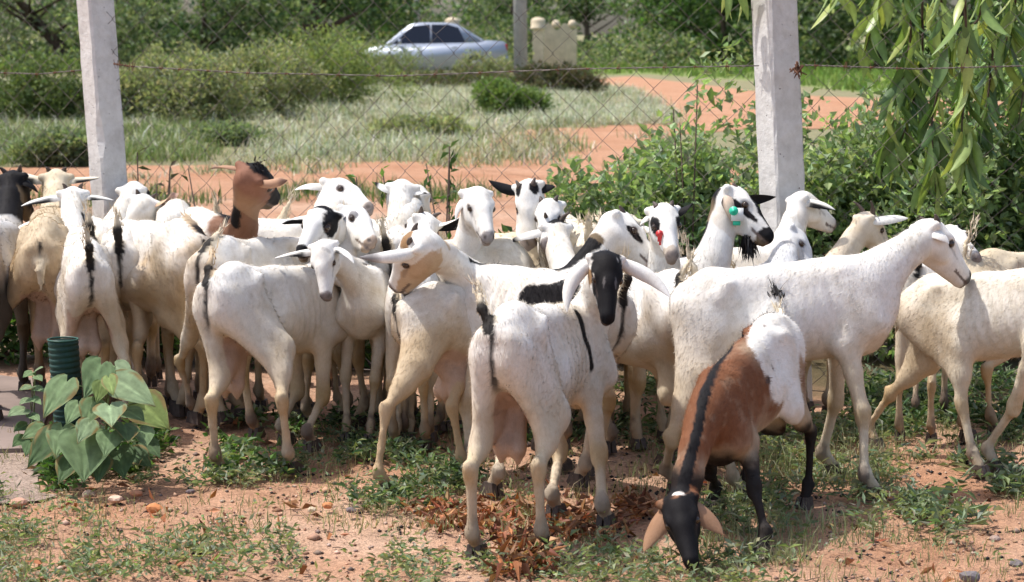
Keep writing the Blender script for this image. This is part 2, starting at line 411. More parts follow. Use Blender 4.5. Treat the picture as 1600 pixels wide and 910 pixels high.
def bush(name, label, cat, c, W, Hh, n, Lr, Wr, cols, seed, group, mat=None, stems=7, depth=None, **kw):
    r = np.random.default_rng(seed); c = np.array(c, float)
    root = empty(name, c); tag(root, label, cat, group)
    D = depth or W
    blobs = []
    for i in range(kw.pop('nb', 9)):
        a = r.uniform(0, 2 * math.pi); q = r.uniform(0, 1) ** .5
        rr = r.uniform(.2, .34)
        x, y = math.cos(a) * q * W * .38, math.sin(a) * q * D * .38
        z = Hh * r.uniform(.25, .98 - q * .42)
        blobs.append((c + [x, y, max(z - Hh * rr * .4, .1)], (W * rr, D * rr, Hh * rr * r.uniform(.8, 1.2))))
    cloud('foliage', blobs, n, Lr, Wr, cols, mat or M_LEAF, seed, root, **kw)
    mb = MB()
    for b_ in blobs[:stems]:
        p1 = np.array(b_[0]) - c; p0 = p1 * [.15, .15, 0]
        mid = (p0 + p1) / 2 + r.normal(0, .06 * Hh, 3)
        mb.tube([p0, mid, p1], [.018 * Hh ** .5, .012 * Hh ** .5, .005], 5)
    mb.build('stem', M_BARK, root)
    return root
def tree(name, label, c, Hh, W, n, Lr, Wr, cols, seed, group, tr=.12, lean=(0, 0), base=0.0, **kw):
    r = np.random.default_rng(seed); c = np.array(c, float); root = empty(name, c); tag(root, label, 'tree', group)
    top = np.array([lean[0], lean[1], Hh * .75]); mb = MB()
    mb.tube([np.zeros(3), top * .3 + r.normal(0, .08, 3), top * .65 + r.normal(0, .12, 3), top], [tr, tr * .8, tr * .55, tr * .2], 9)
    for i in range(7):
        t = r.uniform(.18, .85); p = top * t; a = r.uniform(0, 6.28); q = p + np.array([math.cos(a), math.sin(a), .5]) * W * r.uniform(.25, .42)
        mb.tube([p, (p + q) / 2 + r.normal(0, .1, 3), q], [tr * .4 * (1.1 - t), tr * .25 * (1.1 - t), .012], 6)
    mb.build('trunk', M_BARK, root)
    blobs = []
    for i in range(kw.pop('nb', 12)):
        z = r.uniform(base, 1) * Hh; w_ = W * .5 * (1 - .45 * abs(z / Hh - .5)); a = r.uniform(0, 6.28); q = r.uniform(.2, 1) * w_
        blobs.append((c + top * (z / Hh) * [1, 1, 0] + [math.cos(a) * q, math.sin(a) * q * .8, z], np.array([W * r.uniform(.16, .28), W * .2, Hh * r.uniform(.10, .17)])))
    cloud('crown', blobs, n, Lr, Wr, cols, M_LEAF, seed, root, **kw)
    return root

SILVER = [(.58, .56, .46), (.48, .49, .39), (.64, .61, .52), (.37, .41, .29), (.50, .46, .35), (.42, .45, .34)]
OLIVE = [(.24, .27, .145), (.30, .32, .19), (.19, .225, .11), (.34, .33, .22)]
GREEN = [(.07, .14, .03), (.10, .19, .05), (.05, .11, .03), (.13, .22, .07)]
DEEP = [(.06, .11, .045), (.085, .14, .055), (.045, .085, .035), (.11, .16, .07)]
MEADOW = [(.17, .26, .06), (.22, .30, .08), (.13, .21, .05)]
GREYG = [(.19, .24, .14), (.25, .29, .18), (.14, .18, .10)]

# silvery grass flats beyond the fence
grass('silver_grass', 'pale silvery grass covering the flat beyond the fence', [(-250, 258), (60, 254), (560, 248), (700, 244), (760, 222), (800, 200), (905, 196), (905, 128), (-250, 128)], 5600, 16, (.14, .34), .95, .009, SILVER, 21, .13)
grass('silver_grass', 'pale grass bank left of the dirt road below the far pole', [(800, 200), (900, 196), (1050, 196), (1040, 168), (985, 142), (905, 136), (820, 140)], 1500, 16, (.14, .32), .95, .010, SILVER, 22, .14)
grass('silver_grass', 'stray pale tufts spilling over the edges of the dirt track', [(-100, 296), (420, 290), (760, 262), (1000, 262), (1060, 200), (800, 196), (560, 240), (-100, 254)], 1500, 11, (.05, .24), .8, .008, SILVER + OLIVE + [(.2, .27, .10)], 27, .10, .8)
grass('weedy_grass', 'darker green tufts mixed through the pale grass flat', [(-250, 256), (60, 252), (560, 246), (760, 220), (1000, 190), (905, 132), (-250, 120)], 1100, 12, (.12, .32), .8, .011, OLIVE + [(.16, .22, .08)], 28, .2, .35)
grass('meadow_grass', 'bright green grass field beyond the dirt road', [(905, 118), (1010, 115), (1180, 126), (1400, 150), (1800, 160), (1900, 86), (905, 84)], 3600, 10, (.15, .42), .5, .028, MEADOW, 23, .3)
grass('roadside_grass', 'green fringe of grass along the near edge of the dirt track', [(-100, 330), (400, 318), (900, 318), (960, 266), (930, 300), (700, 304), (420, 298), (-100, 302)], 620, 9, (.08, .26), .5, .006, GREEN + OLIVE, 24, .1, 1.2)
grass('green_grass', 'greener grass tufts at left between the post and the frame edge', [(-120, 262), (150, 258), (330, 252), (300, 190), (-120, 186)], 900, 14, (.12, .32), .8, .010, [(.16, .22, .08), (.2, .25, .1), (.25, .27, .14)], 25, .12)
# ------------------------------------------------------------------ bushes and trees beyond the fence
def gp(x, y): return G(x, y)
SCRUB = 'feathery scrub bushes on the flat beyond the fence'
for i, (x, yb, yt, w, cols, lab, n) in enumerate([
    (285, 194, 74, 230, OLIVE, 'broad olive bush standing right of the left post, darkest at its foot', 7000),
    (415, 184, 86, 190, OLIVE, 'olive bush with bare twigs between the broad olive bush and the pale one', 5200),
    (510, 168, 62, 240, [(.21, .26, .10), (.25, .29, .12), (.17, .21, .09)], 'pale yellow green bush to the left of the car', 6500),
    (55, 196, 92, 220, [(.12, .17, .06), (.16, .20, .09)], 'rounded green bush at the left edge of the frame', 5200),
    (165, 196, 128, 120, OLIVE, 'low olive bush partly behind the left post', 3200),
    (584, 132, 66, 150, [(.19, .22, .11), (.22, .25, .13)], 'thin bush covering the front of the car', 3800),
    (700, 140, 108, 230, [(.08, .11, .05), (.11, .13, .06), (.13, .10, .06)], 'dark low bush in front of the car doors', 5000),
    (793, 186, 132, 110, [(.13, .20, .06), (.16, .22, .08)], 'small bright green bush in the silvery grass below the far pole', 3000),
    (872, 150, 98, 130, [(.07, .09, .045), (.10, .10, .06), (.12, .09, .06)], 'dark brownish bush right of the far pole', 4200),
    (95, 258, 205, 130, GREYG, 'small grey green bush low beside the left post', 1300), (350, 226, 186, 130, GREYG, 'small loose grey bush in the pale grass right of the broad olive bush', 1000), (660, 216, 178, 150, OLIVE, 'small loose olive bush in the pale grass below the car', 1200),
    (760, 132, 86, 90, OLIVE, 'bush behind the car tail beside the far pole', 2400)]):
    s_ = (yb - HORIZON) / CAM_H
    bush('scrub_bush', lab, 'bush', gp(x, yb), w / s_, (yb - yt) / s_ * (1.32 if n > 1500 else 1.1), int(n * 1.8), (.05, .12), (.022, .05), cols, 40 + i, SCRUB, depth=w / s_ * .8, out=.5, gaps=.33, freq=2.5, upw=.3, nb=14)

WOODS = 'trees standing along the far side of the flat'
tl_ = [(-120, 78, 7, 8, GREYG, 'leftmost grey green tree, its crown cut by the frame edge'), (128, 72, 6, 7, GREYG, 'grey green tree left of the left post with a dark leaning trunk'),
       (190, 84, 6, 7, DEEP + GREYG, 'dense dark tree just right of the left post'), (320, 70, 6, 7, DEEP + GREYG, 'dark tree with shaded hollows above the broad olive bush'),
       (478, 76, 7, 6, DEEP, 'dark tree with a thick blackish trunk left of the car'), (575, 88, 5, 6, GREEN + OLIVE, 'lighter green tree directly behind the car bonnet'),
       (612, 100, 6, 3.4, GREEN + GREYG, 'green tree behind the thin grey pole'), (805, 98, 6, 4.2, GREYG + DEEP, 'bluish green tree between the gate pillar and the far pole'),
       (920, 92, 6, 6, DEEP + GREYG, 'dark green tree right of the scalloped wall'), (1010, 84, 6, 6, GREYG + GREEN, 'grey green tree at the back of the green field'),
       (1130, 80, 6, 6.5, DEEP + GREEN, 'deep green tree left of the right post'), (1270, 78, 6, 6, DEEP, 'very dark tree just behind the right post'),
       (1370, 74, 6, 6.5, GREYG + DEEP, 'grey green tree right of the right post'), (1500, 76, 6, 7, GREEN + DEEP, 'green tree behind the drooping branch'), (1660, 72, 6, 7, DEEP, 'rightmost dark tree cut by the frame edge')]
for i, (x, d, h, w, cols, lab) in enumerate(tl_):
    s_ = FPX / d; c = gp(x, HORIZON + CAM_H * s_)
    tree('broadleaf_tree', lab, c, h * .75, w * 1.15, 7500, (.14, .34), (.07, .16), cols, 70 + i, WOODS, tr=.28 if i == 1 else .5 if i == 4 else .16, upw=.2, lean=((-3.0, 0) if i == 1 else (.5, 0) if i == 4 else (0, 0)), base=.02, nb=16, gaps=.34, freq=.9, out=.5)
# the far woods behind them, one mass
r_ = np.random.default_rng(5); bl = []
for k in range(90):
    x = r_.uniform(-48, 48); pxx = CX + x / 132 * FPX
    top = 1.0 if 655 < pxx < 745 else r_.uniform(2.2, 5.5)
    bl.append((np.array([x, r_.uniform(126, 138), top * .5]), np.array([2.6, 2.0, top * .55])))
o = cloud('far_woods', bl, 24000, (.25, .6), (.12, .28), GREYG + DEEP + [(.12, .17, .10)], M_LEAF, 99, None, gaps=.25, freq=.6); tag(o, 'hazy green woods far behind the trees', 'woods', kind='stuff')

bl = []
for k in range(70):
    x = r_.uniform(-24, 26); d_ = r_.uniform(74, 88); h_ = r_.uniform(.5, 1.5)
    if 815 < x / d_ * FPX + CX < 915 or 680 < x / d_ * FPX + CX < 730: continue
    if 6.0 < x / d_ * 36 and x / d_ * FPX + CX < 1190 and x / d_ * FPX + CX > 905: continue
    bl.append((np.array([x, d_, h_ * .5]), np.array([1.5, 1.2, h_ * .6])))
o = cloud('undergrowth', bl, 26000, (.12, .28), (.06, .14), GREYG + OLIVE + DEEP, M_LEAF, 98, None, gaps=.22, freq=.9); tag(o, 'tangled undergrowth between the far tree trunks', 'undergrowth', kind='stuff')

# thicket close behind the fence on the right, low hedge along its foot elsewhere
FRESH = [(.22, .31, .13), (.28, .37, .17), (.16, .23, .10), (.32, .39, .21), (.25, .31, .20)]
THK = 'leafy thicket bushes behind the fence'
for i, (x, s_, yt, w, n, lab) in enumerate([(945, 335, 285, 190, 2600, 'lowest leafy bush at the thicket end near the track'), (1035, 325, 232, 230, 4200, 'leafy bush reaching up towards the dirt road, left of the right post'),
    (1130, 318, 205, 220, 4200, 'leafy bush crowding against the left side of the right post'), (1325, 322, 196, 230, 4400, 'leafy bush against the right side of the right post'),
    (1440, 330, 205, 240, 4600, 'leafy bush hanging below the drooping branch'), (1560, 325, 200, 250, 4600, 'leafy bush at the right edge of the frame'), (1700, 320, 190, 260, 3000, 'leafy bush beyond the right edge of the frame'),
    (1225, 300, 215, 200, 3000, 'leafy bush directly behind the right post')]):
    yb = HORIZON + CAM_H * s_
    bush('leafy_bush', lab, 'bush', gp(x, yb), w / s_ * 1.1, (yb - yt) / s_ * (1.36 if i < 3 else 1.46), int(n * 2.1), (.028, .075), (.018, .044), FRESH if i != 5 else FRESH[:3], 120 + i, THK, depth=.75, out=.45, gaps=.36, freq=5, nb=18, hang=.1)
for i, (x, w, lab) in enumerate([(-30, 330, 'low dark hedge behind the goats at the left edge'), (250, 330, 'low dark hedge right of the left post behind the goats'), (520, 320, 'low dark hedge behind the middle of the herd, left part'), (790, 320, 'low dark hedge behind the middle of the herd, right part')]):
    s_ = 338; yb = HORIZON + CAM_H * s_
    bush('low_hedge', lab, 'hedge', gp(x, yb), w / s_, .70, 4200, (.03, .08), (.02, .045), DEEP + GREEN, 150 + i, 'low hedge plants along the fence foot', depth=.5, gaps=.25, freq=4, nb=14)

# weeds with bare stems beside the track
def dry_weed(x, yt, s_, lab, col, seed, nleaf=10, spread=.10):
    r = np.random.default_rng(seed); yb = HORIZON + CAM_H * s_; c = gp(x, yb); Hh = (yb - yt) / s_
    root = empty('roadside_weed', c); tag(root, lab, 'weed', 'bare stemmed weeds by the track')
    mb = MB(); C = []; D = []
    for j in range(3):
        t = np.array([r.normal(0, spread), r.normal(0, spread), Hh * r.uniform(.8, 1)]); pts = [np.zeros(3), t * .5 + r.normal(0, .02, 3), t]
        if j == 0: pts[-1] = np.array([0, 0, Hh])
        mb.tube(pts, [.007, .005, .003], 5)
        for q in np.linspace(.35, 1, nleaf):
            p = pts[2] * q; C.append(p + c); D.append(r.normal(0, 1, 3) + [0, 0, .3])
    mb.build('stem', M_BARK, root)
    lm = leaves_mesh('foliage', np.array(C) - c, np.array(D), (.03, .08), (.012, .03), palette(len(C), col, seed), M_LEAF, .3, seed)
    lo = link('foliage', lm, root); lo['kind'] = 'stuff'
dry_weed(222, 236, 338, 'thin dark weed just right of the left post', [(.06, .07, .04)], 1)
dry_weed(272, 258, 330, 'thin brown weed second from the left post', [(.08, .07, .05)], 2)
dry_weed(300, 262, 326, 'dark twiggy weed left of the brown goat head', [(.07, .08, .04)], 3)
dry_weed(704, 226, 334, 'tall green weed with side shoots in the middle of the fence bay', GREEN, 4, 22)
dry_weed(600, 262, 330, 'short green weed left of the tall middle weed', GREEN, 6, 16)
dry_weed(1085, 132, 336, 'tall leafy climber left of the right post rising over the dirt road', FRESH, 5, 26, .06)
dry_weed(560, 275, 336, 'small green weed above the profile goat', GREEN, 7, 14)

# ------------------------------------------------------------------ car, gate pillars, wall, poles
def car():
    s_ = 50.5; c = G(672, HORIZON + CAM_H * s_); root = empty('parked_car', c, 0); root.scale = (1, 1, 1.2); root.rotation_euler = (0, 0, math.radians(4))
    tag(root, 'silver lilac saloon car with dark windows parked beyond the bushes', 'car')
    paint_ = mat_plain('car_paint', (.38, .42, .50), .3, .5, .03, 5, 0, .25)
    glass = mat_plain('car_glass', (.012, .012, .02), .08, .6, .1); rub = mat_plain('rubber', (.02, .02, .02), .8, .2, .2)
    red = mat_plain('tail_red', (.4, .03, .03), .3, .4, .1); chrome = mat_plain('rim_metal', (.5, .5, .52), .35, .5, .1, 5, 0, .8)
    def prism(name, prof, w0, w1, mat, par=root, bev=.04):
        bm = bmesh.new(); zmin = min(p[1] for p in prof); zmax = max(p[1] for p in prof); L = []
        for sd in (-1, 1):
            L.append([bm.verts.new((x, sd * (w0 + (w1 - w0) * (z - zmin) / (zmax - zmin)) / 2, z)) for x, z in prof])
        n = len(prof)
        for i in range(n): bm.faces.new((L[0][i], L[0][(i + 1) % n], L[1][(i + 1) % n], L[1][i]))
        bm.faces.new(L[0][::-1]); bm.faces.new(L[1]); bmesh.ops.recalc_face_normals(bm, faces=bm.faces)
        if bev: bmesh.ops.bevel(bm, geom=bm.edges[:], offset=bev, segments=2, affect='EDGES')
        me = bpy.data.meshes.new(name); bm.to_mesh(me); bm.free(); me.materials.append(mat)
        for p in me.polygons: p.use_smooth = True
        return link(name, me, par)
    # front is at -x (left in the photograph)
    prism('body', [(-2.36, .28), (-2.38, .55), (-2.30, .70), (-1.35, .86), (-1.0, .88), (1.45, .92), (1.75, .97), (2.30, .95), (2.37, .75), (2.34, .30), (1.9, .22), (-1.9, .22)], 1.72, 1.66, paint_)
    prism('cabin', [(-1.45, .85), (-.62, 1.38), (-.35, 1.43), (.55, 1.43), (.85, 1.38), (1.72, .95)], 1.58, 1.16, paint_)
    def pane(name, prof, y0, y1, mat, par=root):
        zmin, zmax = .85, 1.43; V = []
        for x, z in prof: V.append((x, -(1.58 + (1.16 - 1.58) * (z - zmin) / (zmax - zmin)) / 2 + y0, z))
        n = len(V); V += [(x, y + .02, z) for x, y, z in V]; mb = MB(); F = [[i, (i + 1) % n, n + (i + 1) % n, n + i] for i in range(n)]
        mb.add(V, F); mb.F.setdefault(n, []).append(np.array([list(range(n))[::-1]])); return mb.build(name, mat, par, False)
    for sg in (0, 1):
        for prof in ([(-1.15, .90), (-.55, 1.34), (-.02, 1.38), (-.02, .90)], [(.03, .90), (.03, 1.38), (.55, 1.38), (.86, 1.30), (1.08, .92)]):
            o = pane('window', prof, -.018, 0, glass)
            if sg: o.scale = (1, -1, 1)
    for y in (-1, 1):
        for x in (-1.42, 1.42):
            wmb = MB(); wmb.tube([(x, y * .70, .31), (x, y * .87, .31)], .31, 20); w = wmb.build('wheel', rub, root)
            rmb = MB(); rmb.tube([(x, y * .80, .31), (x, y * .885, .31)], .19, 14); rmb.build('rim', chrome, w)
        h = MB()
        for x in (-.35, .72): h.box((x, y * .855, .80), (.17, .03, .03))
        h.build('handle', paint_, root)
        t = MB(); t.box((2.30, y * .66, .80), (.14, .30, .16)); t.build('tail_light', red, root)
        t = MB(); t.box((-2.30, y * .62, .62), (.16, .36, .14)); t.build('headlight', mat_plain('lamp_glass', (.6, .6, .6), .15, .5, .05), root)
        t = MB(); t.box((-.95, y * .93, .95), (.10, .18, .12)); t.build('mirror', paint_, root)
    w = MB(); w.add([(-1.40, -.66, .90), (-1.40, .66, .90), (-.66, .52, 1.375), (-.66, -.52, 1.375)], [[0, 1, 2, 3]]); o = w.build('windscreen', glass, root, False); o.location = (-.045, 0, .03)
    w = MB(); w.add([(1.64, -.66, 1.0), (1.64, .66, 1.0), (.90, .52, 1.375), (.90, -.52, 1.375)], [[3, 2, 1, 0]]); o = w.build('rear_window', glass, root, False); o.location = (.045, 0, .03)
    b = MB(); b.box((2.34, 0, .46), (.16, 1.66, .2)); b.build('bumper', paint_, root); b = MB(); b.box((-2.37, 0, .44), (.16, 1.66, .2)); b.build('bumper', paint_, root)
car()
M_LIME = mat_plain('sandy_render', (.60, .50, .36), .9, .15, .18, 4, .02)
def pillar(px, lab):
    s_ = 42.0; c = G(px, HORIZON + CAM_H * s_); root = empty('gate_pillar', c); tag(root, lab, 'pillar', 'gate pillars behind the car')
    m = MB(); m.box((0, 0, .78), (.40, .40, 1.56)); m.build('shaft', M_LIME, root, False)
    m = MB(); m.tube([(0, 0, 1.5), (0, 0, 1.58), (0, 0, 1.60), (0, 0, 1.80), (0, 0, 1.86), (0, 0, 1.92), (0, 0, 1.95)], [.30, .30, .27, .28, .26, .18, .06], 20); m.build('cap', M_LIME, root)
pillar(707, 'sandy gate pillar with a rounded cap showing above the car roof'); pillar(841, 'sandy gate pillar with a rounded cap at the end of the scalloped wall')
def garden_wall():
    s_ = 41.2; a = G(850, HORIZON + CAM_H * s_); root = empty('garden_wall', a); tag(root, 'sandy rendered wall with a scalloped top beside the gate pillar', 'wall')
    x = np.linspace(0, 1.25, 40); z = 1.48 + .26 * np.abs(np.sin(x / 1.25 * math.pi * 2 + .7)) ** 2
    n = len(x); V = [(q, y, 0) for y in (-.11, .11) for q in x] + [(q, y, w_) for y in (-.11, .11) for q, w_ in zip(x, z)]
    F = []
    for i in range(n - 1):
        F += [[i, i + 1, 2 * n + i + 1, 2 * n + i], [n + i + 1, n + i, 3 * n + i, 3 * n + i + 1], [2 * n + i, 2 * n + i + 1, 3 * n + i + 1, 3 * n + i]]
    F += [[0, 2 * n, 3 * n, n], [n - 1, 2 * n - 1, 4 * n - 1, 3 * n - 1]]
    m = MB(); m.add(V, F); m.build('wall_panel', M_LIME, root, False)
    for q in (.45, 1.08):
        m = MB(); m.tube([(q, 0, 1.55), (q, 0, 1.74), (q, 0, 1.82), (q, 0, 1.86)], [.16, .16, .11, .03], 14); m.build('finial', M_LIME, root)
garden_wall()
M_POLE = mat_plain('pole_grey', (.36, .35, .33), .85, .2, .18, 6, .01)
for x, s_, d, h, lab in ((814, 62, .36, 6.0, 'thick pale grey utility pole right of the car'), (653, 38, .25, 6.5, 'thin grey pole rising behind the car roof')):
    c = G(x, HORIZON + CAM_H * s_); m = MB(); m.tube([(0, 0, -.3), (-.03 * h / 6, 0, h * .5), (-.05, 0, h)], [d / 2, d / 2 * .93, d / 2 * .82], 18)
    tag(m.build('utility_pole', M_POLE, None, True, False, c), lab, 'pole')

# ------------------------------------------------------------------ concrete fence posts and wire
def mat_concrete():
    m, N, L, B = new_mat('whitewashed_concrete'); co = objcoord(N)
    n1 = noise_node(N, L, 5, 6, co); n2 = noise_node(N, L, 26, 5, co, .7)
    v = N.new('ShaderNodeTexVoronoi'); v.inputs['Scale'].default_value = 34; L.new(co, v.inputs['Vector'])
    n3 = noise_node(N, L, 11, 3, co)
    c = ramp(N, L, n1.outputs['Fac'], [(.25, (.47, .44, .41)), (.5, (.60, .575, .545)), (.75, (.66, .635, .60))]).outputs['Color']
    c = mixc(N, L, .7, c, ramp(N, L, n2.outputs['Fac'], [(.3, (.80, .78, .75)), (.6, (1.05, 1.05, 1.05))]).outputs['Color'], 'MULTIPLY')
    pit = ramp(N, L, v.outputs['Distance'], [(.06, (1, 1, 1)), (.14, (0, 0, 0))]); gate = ramp(N, L, n3.outputs['Fac'], [(.5, (0, 0, 0)), (.58, (1, 1, 1))])
    mm = N.new('ShaderNodeMath'); mm.operation = 'MULTIPLY'; L.new(pit.outputs['Color'], mm.inputs[0]); L.new(gate.outputs['Color'], mm.inputs[1])
    c = mixc(N, L, mm.outputs[0], c, (.16, .11, .09))
    L.new(c, B.inputs['Base Color']); B.inputs['Roughness'].default_value = .9; B.inputs['Specular IOR Level'].default_value = .15
    iv = N.new('ShaderNodeMath'); iv.operation = 'SUBTRACT'; L.new(n2.outputs['Fac'], iv.inputs[0]); L.new(mm.outputs[0], iv.inputs[1])
    bump(N, L, iv.outputs[0], .7, .008, B); return m
M_CONC = mat_concrete()
M_RUST = mat_plain('rust', (.13, .065, .04), .9, .2, .5, 60, .003)
M_WIRE = mat_plain('weathered_wire', (.13, .105, .09), .6, .4, .4, 9)
M_CHIP = mat_plain('chipped_concrete', (.30, .21, .15), .95, .1, .4, 40, .01)
def post(base, top, a, ang, lab, seed, chips=()):
    base = np.array(base); d = np.array(top) - base; H_ = d[2]; bm = bmesh.new(); n = 26; rows = []; r = np.random.default_rng(seed)
    for i in range(n + 1):
        t = i / n; cx, cy = d[0] * t, d[1] * t; ring = []
        for k in range(4):
            for e in (-1, 1):
                th = ang + math.pi / 4 + k * math.pi / 2; u = np.array([math.cos(th), math.sin(th)]) * a / math.sqrt(2)
                tan = np.array([-math.sin(th), math.cos(th)]); cut = .008 + abs(r.normal(0, .002))
                if k in (chips and [3] or []) and any(abs(t * H_ - c_) < .06 for c_ in chips): cut = .026 + r.normal(0, .004)
                p = u - u / np.linalg.norm(u) * cut * .7 + tan * e * cut * .7 + r.normal(0, .0009, 2)
                ring.append(bm.verts.new((cx + p[0], cy + p[1], t * H_ - .05)))
        rows.append(ring)
    for i in range(n):
        for j in range(8): bm.faces.new((rows[i][j], rows[i][(j + 1) % 8], rows[i + 1][(j + 1) % 8], rows[i + 1][j]))
    bm.faces.new(rows[-1]); bmesh.ops.recalc_face_normals(bm, faces=bm.faces)
    me = bpy.data.meshes.new('fence_post'); bm.to_mesh(me); bm.free(); me.materials.append(M_CONC)
    return tag(link('fence_post', me, None, base), lab, 'fence post', 'concrete posts of the wire fence')
PL, PR = G(193, 573), G(1236, 626)
FENCE_D = nrm((PR - PL)); FANG = math.atan2(FENCE_D[1], FENCE_D[0])
postL = post(PL, np.append(P(144, -70, 345)[:2], P(144, -70, 345)[2]), .130, math.radians(-50.5), 'leaning whitewashed concrete post at left with a chipped edge', 1, (1.10,))
postR = post(PR, np.append(P(1208, -70, 381)[:2], P(1208, -70, 381)[2]), .142, math.radians(-63.5), 'whitewashed concrete post at right with a rust stain below its wire', 2)
for po, px, py in ((postR, 1246, 104),):
    t = MB(); q = P(px, py, 388) - np.array(po.location); r = np.random.default_rng(3)
    for i in range(16): t.tube([q + r.normal(0, .010, 3), q + r.normal(0, .012, 3) + [0, 0, -.03]], [.005, .002], 5)
    t.build('rusty_wire_tie', M_RUST, po)
PEXT0, PEXT1 = PL - FENCE_D * 1.6, PR + FENCE_D * 1.6
FL = np.linalg.norm(PEXT1 - PEXT0)
cl = empty('chain_link_fence', PEXT0, FANG); tag(cl, 'rusty diamond chain link netting stretched between the concrete posts', 'fence')
hw, hh = .0735, .0735; nseg = 24; z0 = .03
def zig(par):
    m = MB(); pts = []
    for i in range(nseg + 1): pts.append(((hw * 1.04 if (i + par) % 2 else -hw * .04), (.004 if i % 2 else -.004), z0 + i * hh))
    P_ = np.array(pts, float); P_ += np.random.default_rng(par).normal(0, .003, P_.shape); m.tube(P_, .0016, 4, cap=False); return m.mesh('wire', M_WIRE, False)
ZA, ZB = zig(0), zig(1)
for i in range(int(FL / hw)):
    link('wire', ZA if i % 2 == 0 else ZB, cl, (i * hw, .085, 0))
for zz in (.035, 1.37 + .42):
    m = MB(); m.tube([(0, .085, zz), (FL / 2, .085, zz - .01), (FL, .085, zz)], .002, 4); m.build('line_wire', M_WIRE, cl)
def strand(name, pix, sag, lab, off):
    """barbed wire through points seen at these pixels, on the fence line"""
    pts = []
    nrmv = np.array([-FENCE_D[1], FENCE_D[0], 0])
    for x, y in pix:
        r = ray(x, y); t = ((PEXT0 - CC) @ nrmv + off) / (r @ nrmv); pts.append(CC + r * t)
    pts = np.array(pts); tt = np.linspace(0, len(pts) - 1, 60); q = np.stack([np.interp(tt, range(len(pts)), pts[:, i]) for i in range(3)], 1)
    root = empty(name, pts[0]); tag(root, lab, 'wire')
    for ph in (0, math.pi):
        w = q - pts[0]; an = np.arange(len(q)) * 2.1 + ph; w = w + np.stack([0 * an, np.sin(an) * .0025, np.cos(an) * .0025], 1)
        m = MB(); m.tube(w, .0016, 4); m.build('strand', M_WIRE, root)
    r = np.random.default_rng(4); L = np.linalg.norm(pts[-1] - pts[0]); k = int(L / .115)
    for i in range(k):
        p = q[int((i + .5) / k * 59)] - pts[0]; m = MB()
        for s_ in (-1, 1):
            v = r.normal(0, 1, 3); v = nrm(v * [.35, 1, 1]) * .020; m.tube([p - v + [.004 * s_, 0, 0], p + [.004 * s_, .003, 0], p + v + [.004 * s_, 0, 0]], [.0008, .0018, .0008], 4)
        m.tube([p - [.009, 0, 0], p + [.009, 0, 0]], .0038, 6); m.build('barb', M_RUST, root)
strand('barbed_wire', [(178, 100), (205, 104), (380, 114), (620, 119), (900, 108), (1186, 103)], 0, 'barbed wire strand sagging between the two concrete posts', -.08)
strand('barbed_wire', [(1258, 102), (1430, 108), (1640, 102)], 0, 'barbed wire strand running right from the right post', -.08)
strand('barbed_wire', [(-60, 112), (60, 116), (128, 110)], 0, 'barbed wire strand running left from the left post', -.08)

# ------------------------------------------------------------------ drooping tree at the right
def blade_leaf(name, L, W, curve, col, mat, n=5, droop=.15, heart=False):
    """leaf along +x with a folded midrib, thickness by two sides"""
    V = []; cc = []
    for i in range(n + 1):
        t = i / n; x = L * t; w = W * math.sin(math.pi * min(1, (t * .94 + .05)) ** .85) * .5 if not heart else W * np.interp(t, [0, .12, .3, .55, .8, 1], [.34, .47, .5, .38, .18, .01])
        y = curve * L * (t * t - t) ; z = -droop * L * t * t
        xb = x - (L * .16 * (1 - t / .3) if heart and t < .3 else 0)
        V += [(xb, y + w, z + w * .28), (x, y, z), (xb, y - w, z + w * .28)]
        cc += [col, np.array(col) * 1.25, np.array(col) * .93]
    F = []
    for i in range(n): a = 3 * i; F += [[a, a + 1, a + 4, a + 3], [a + 1, a + 2, a + 5, a + 4]]
    return mesh_np(name, np.array(V), np.array(F), mat, np.array(cc), True)
M_DROOP = mat_leaf('drooping_leaf', .38, .3, .15, .45)
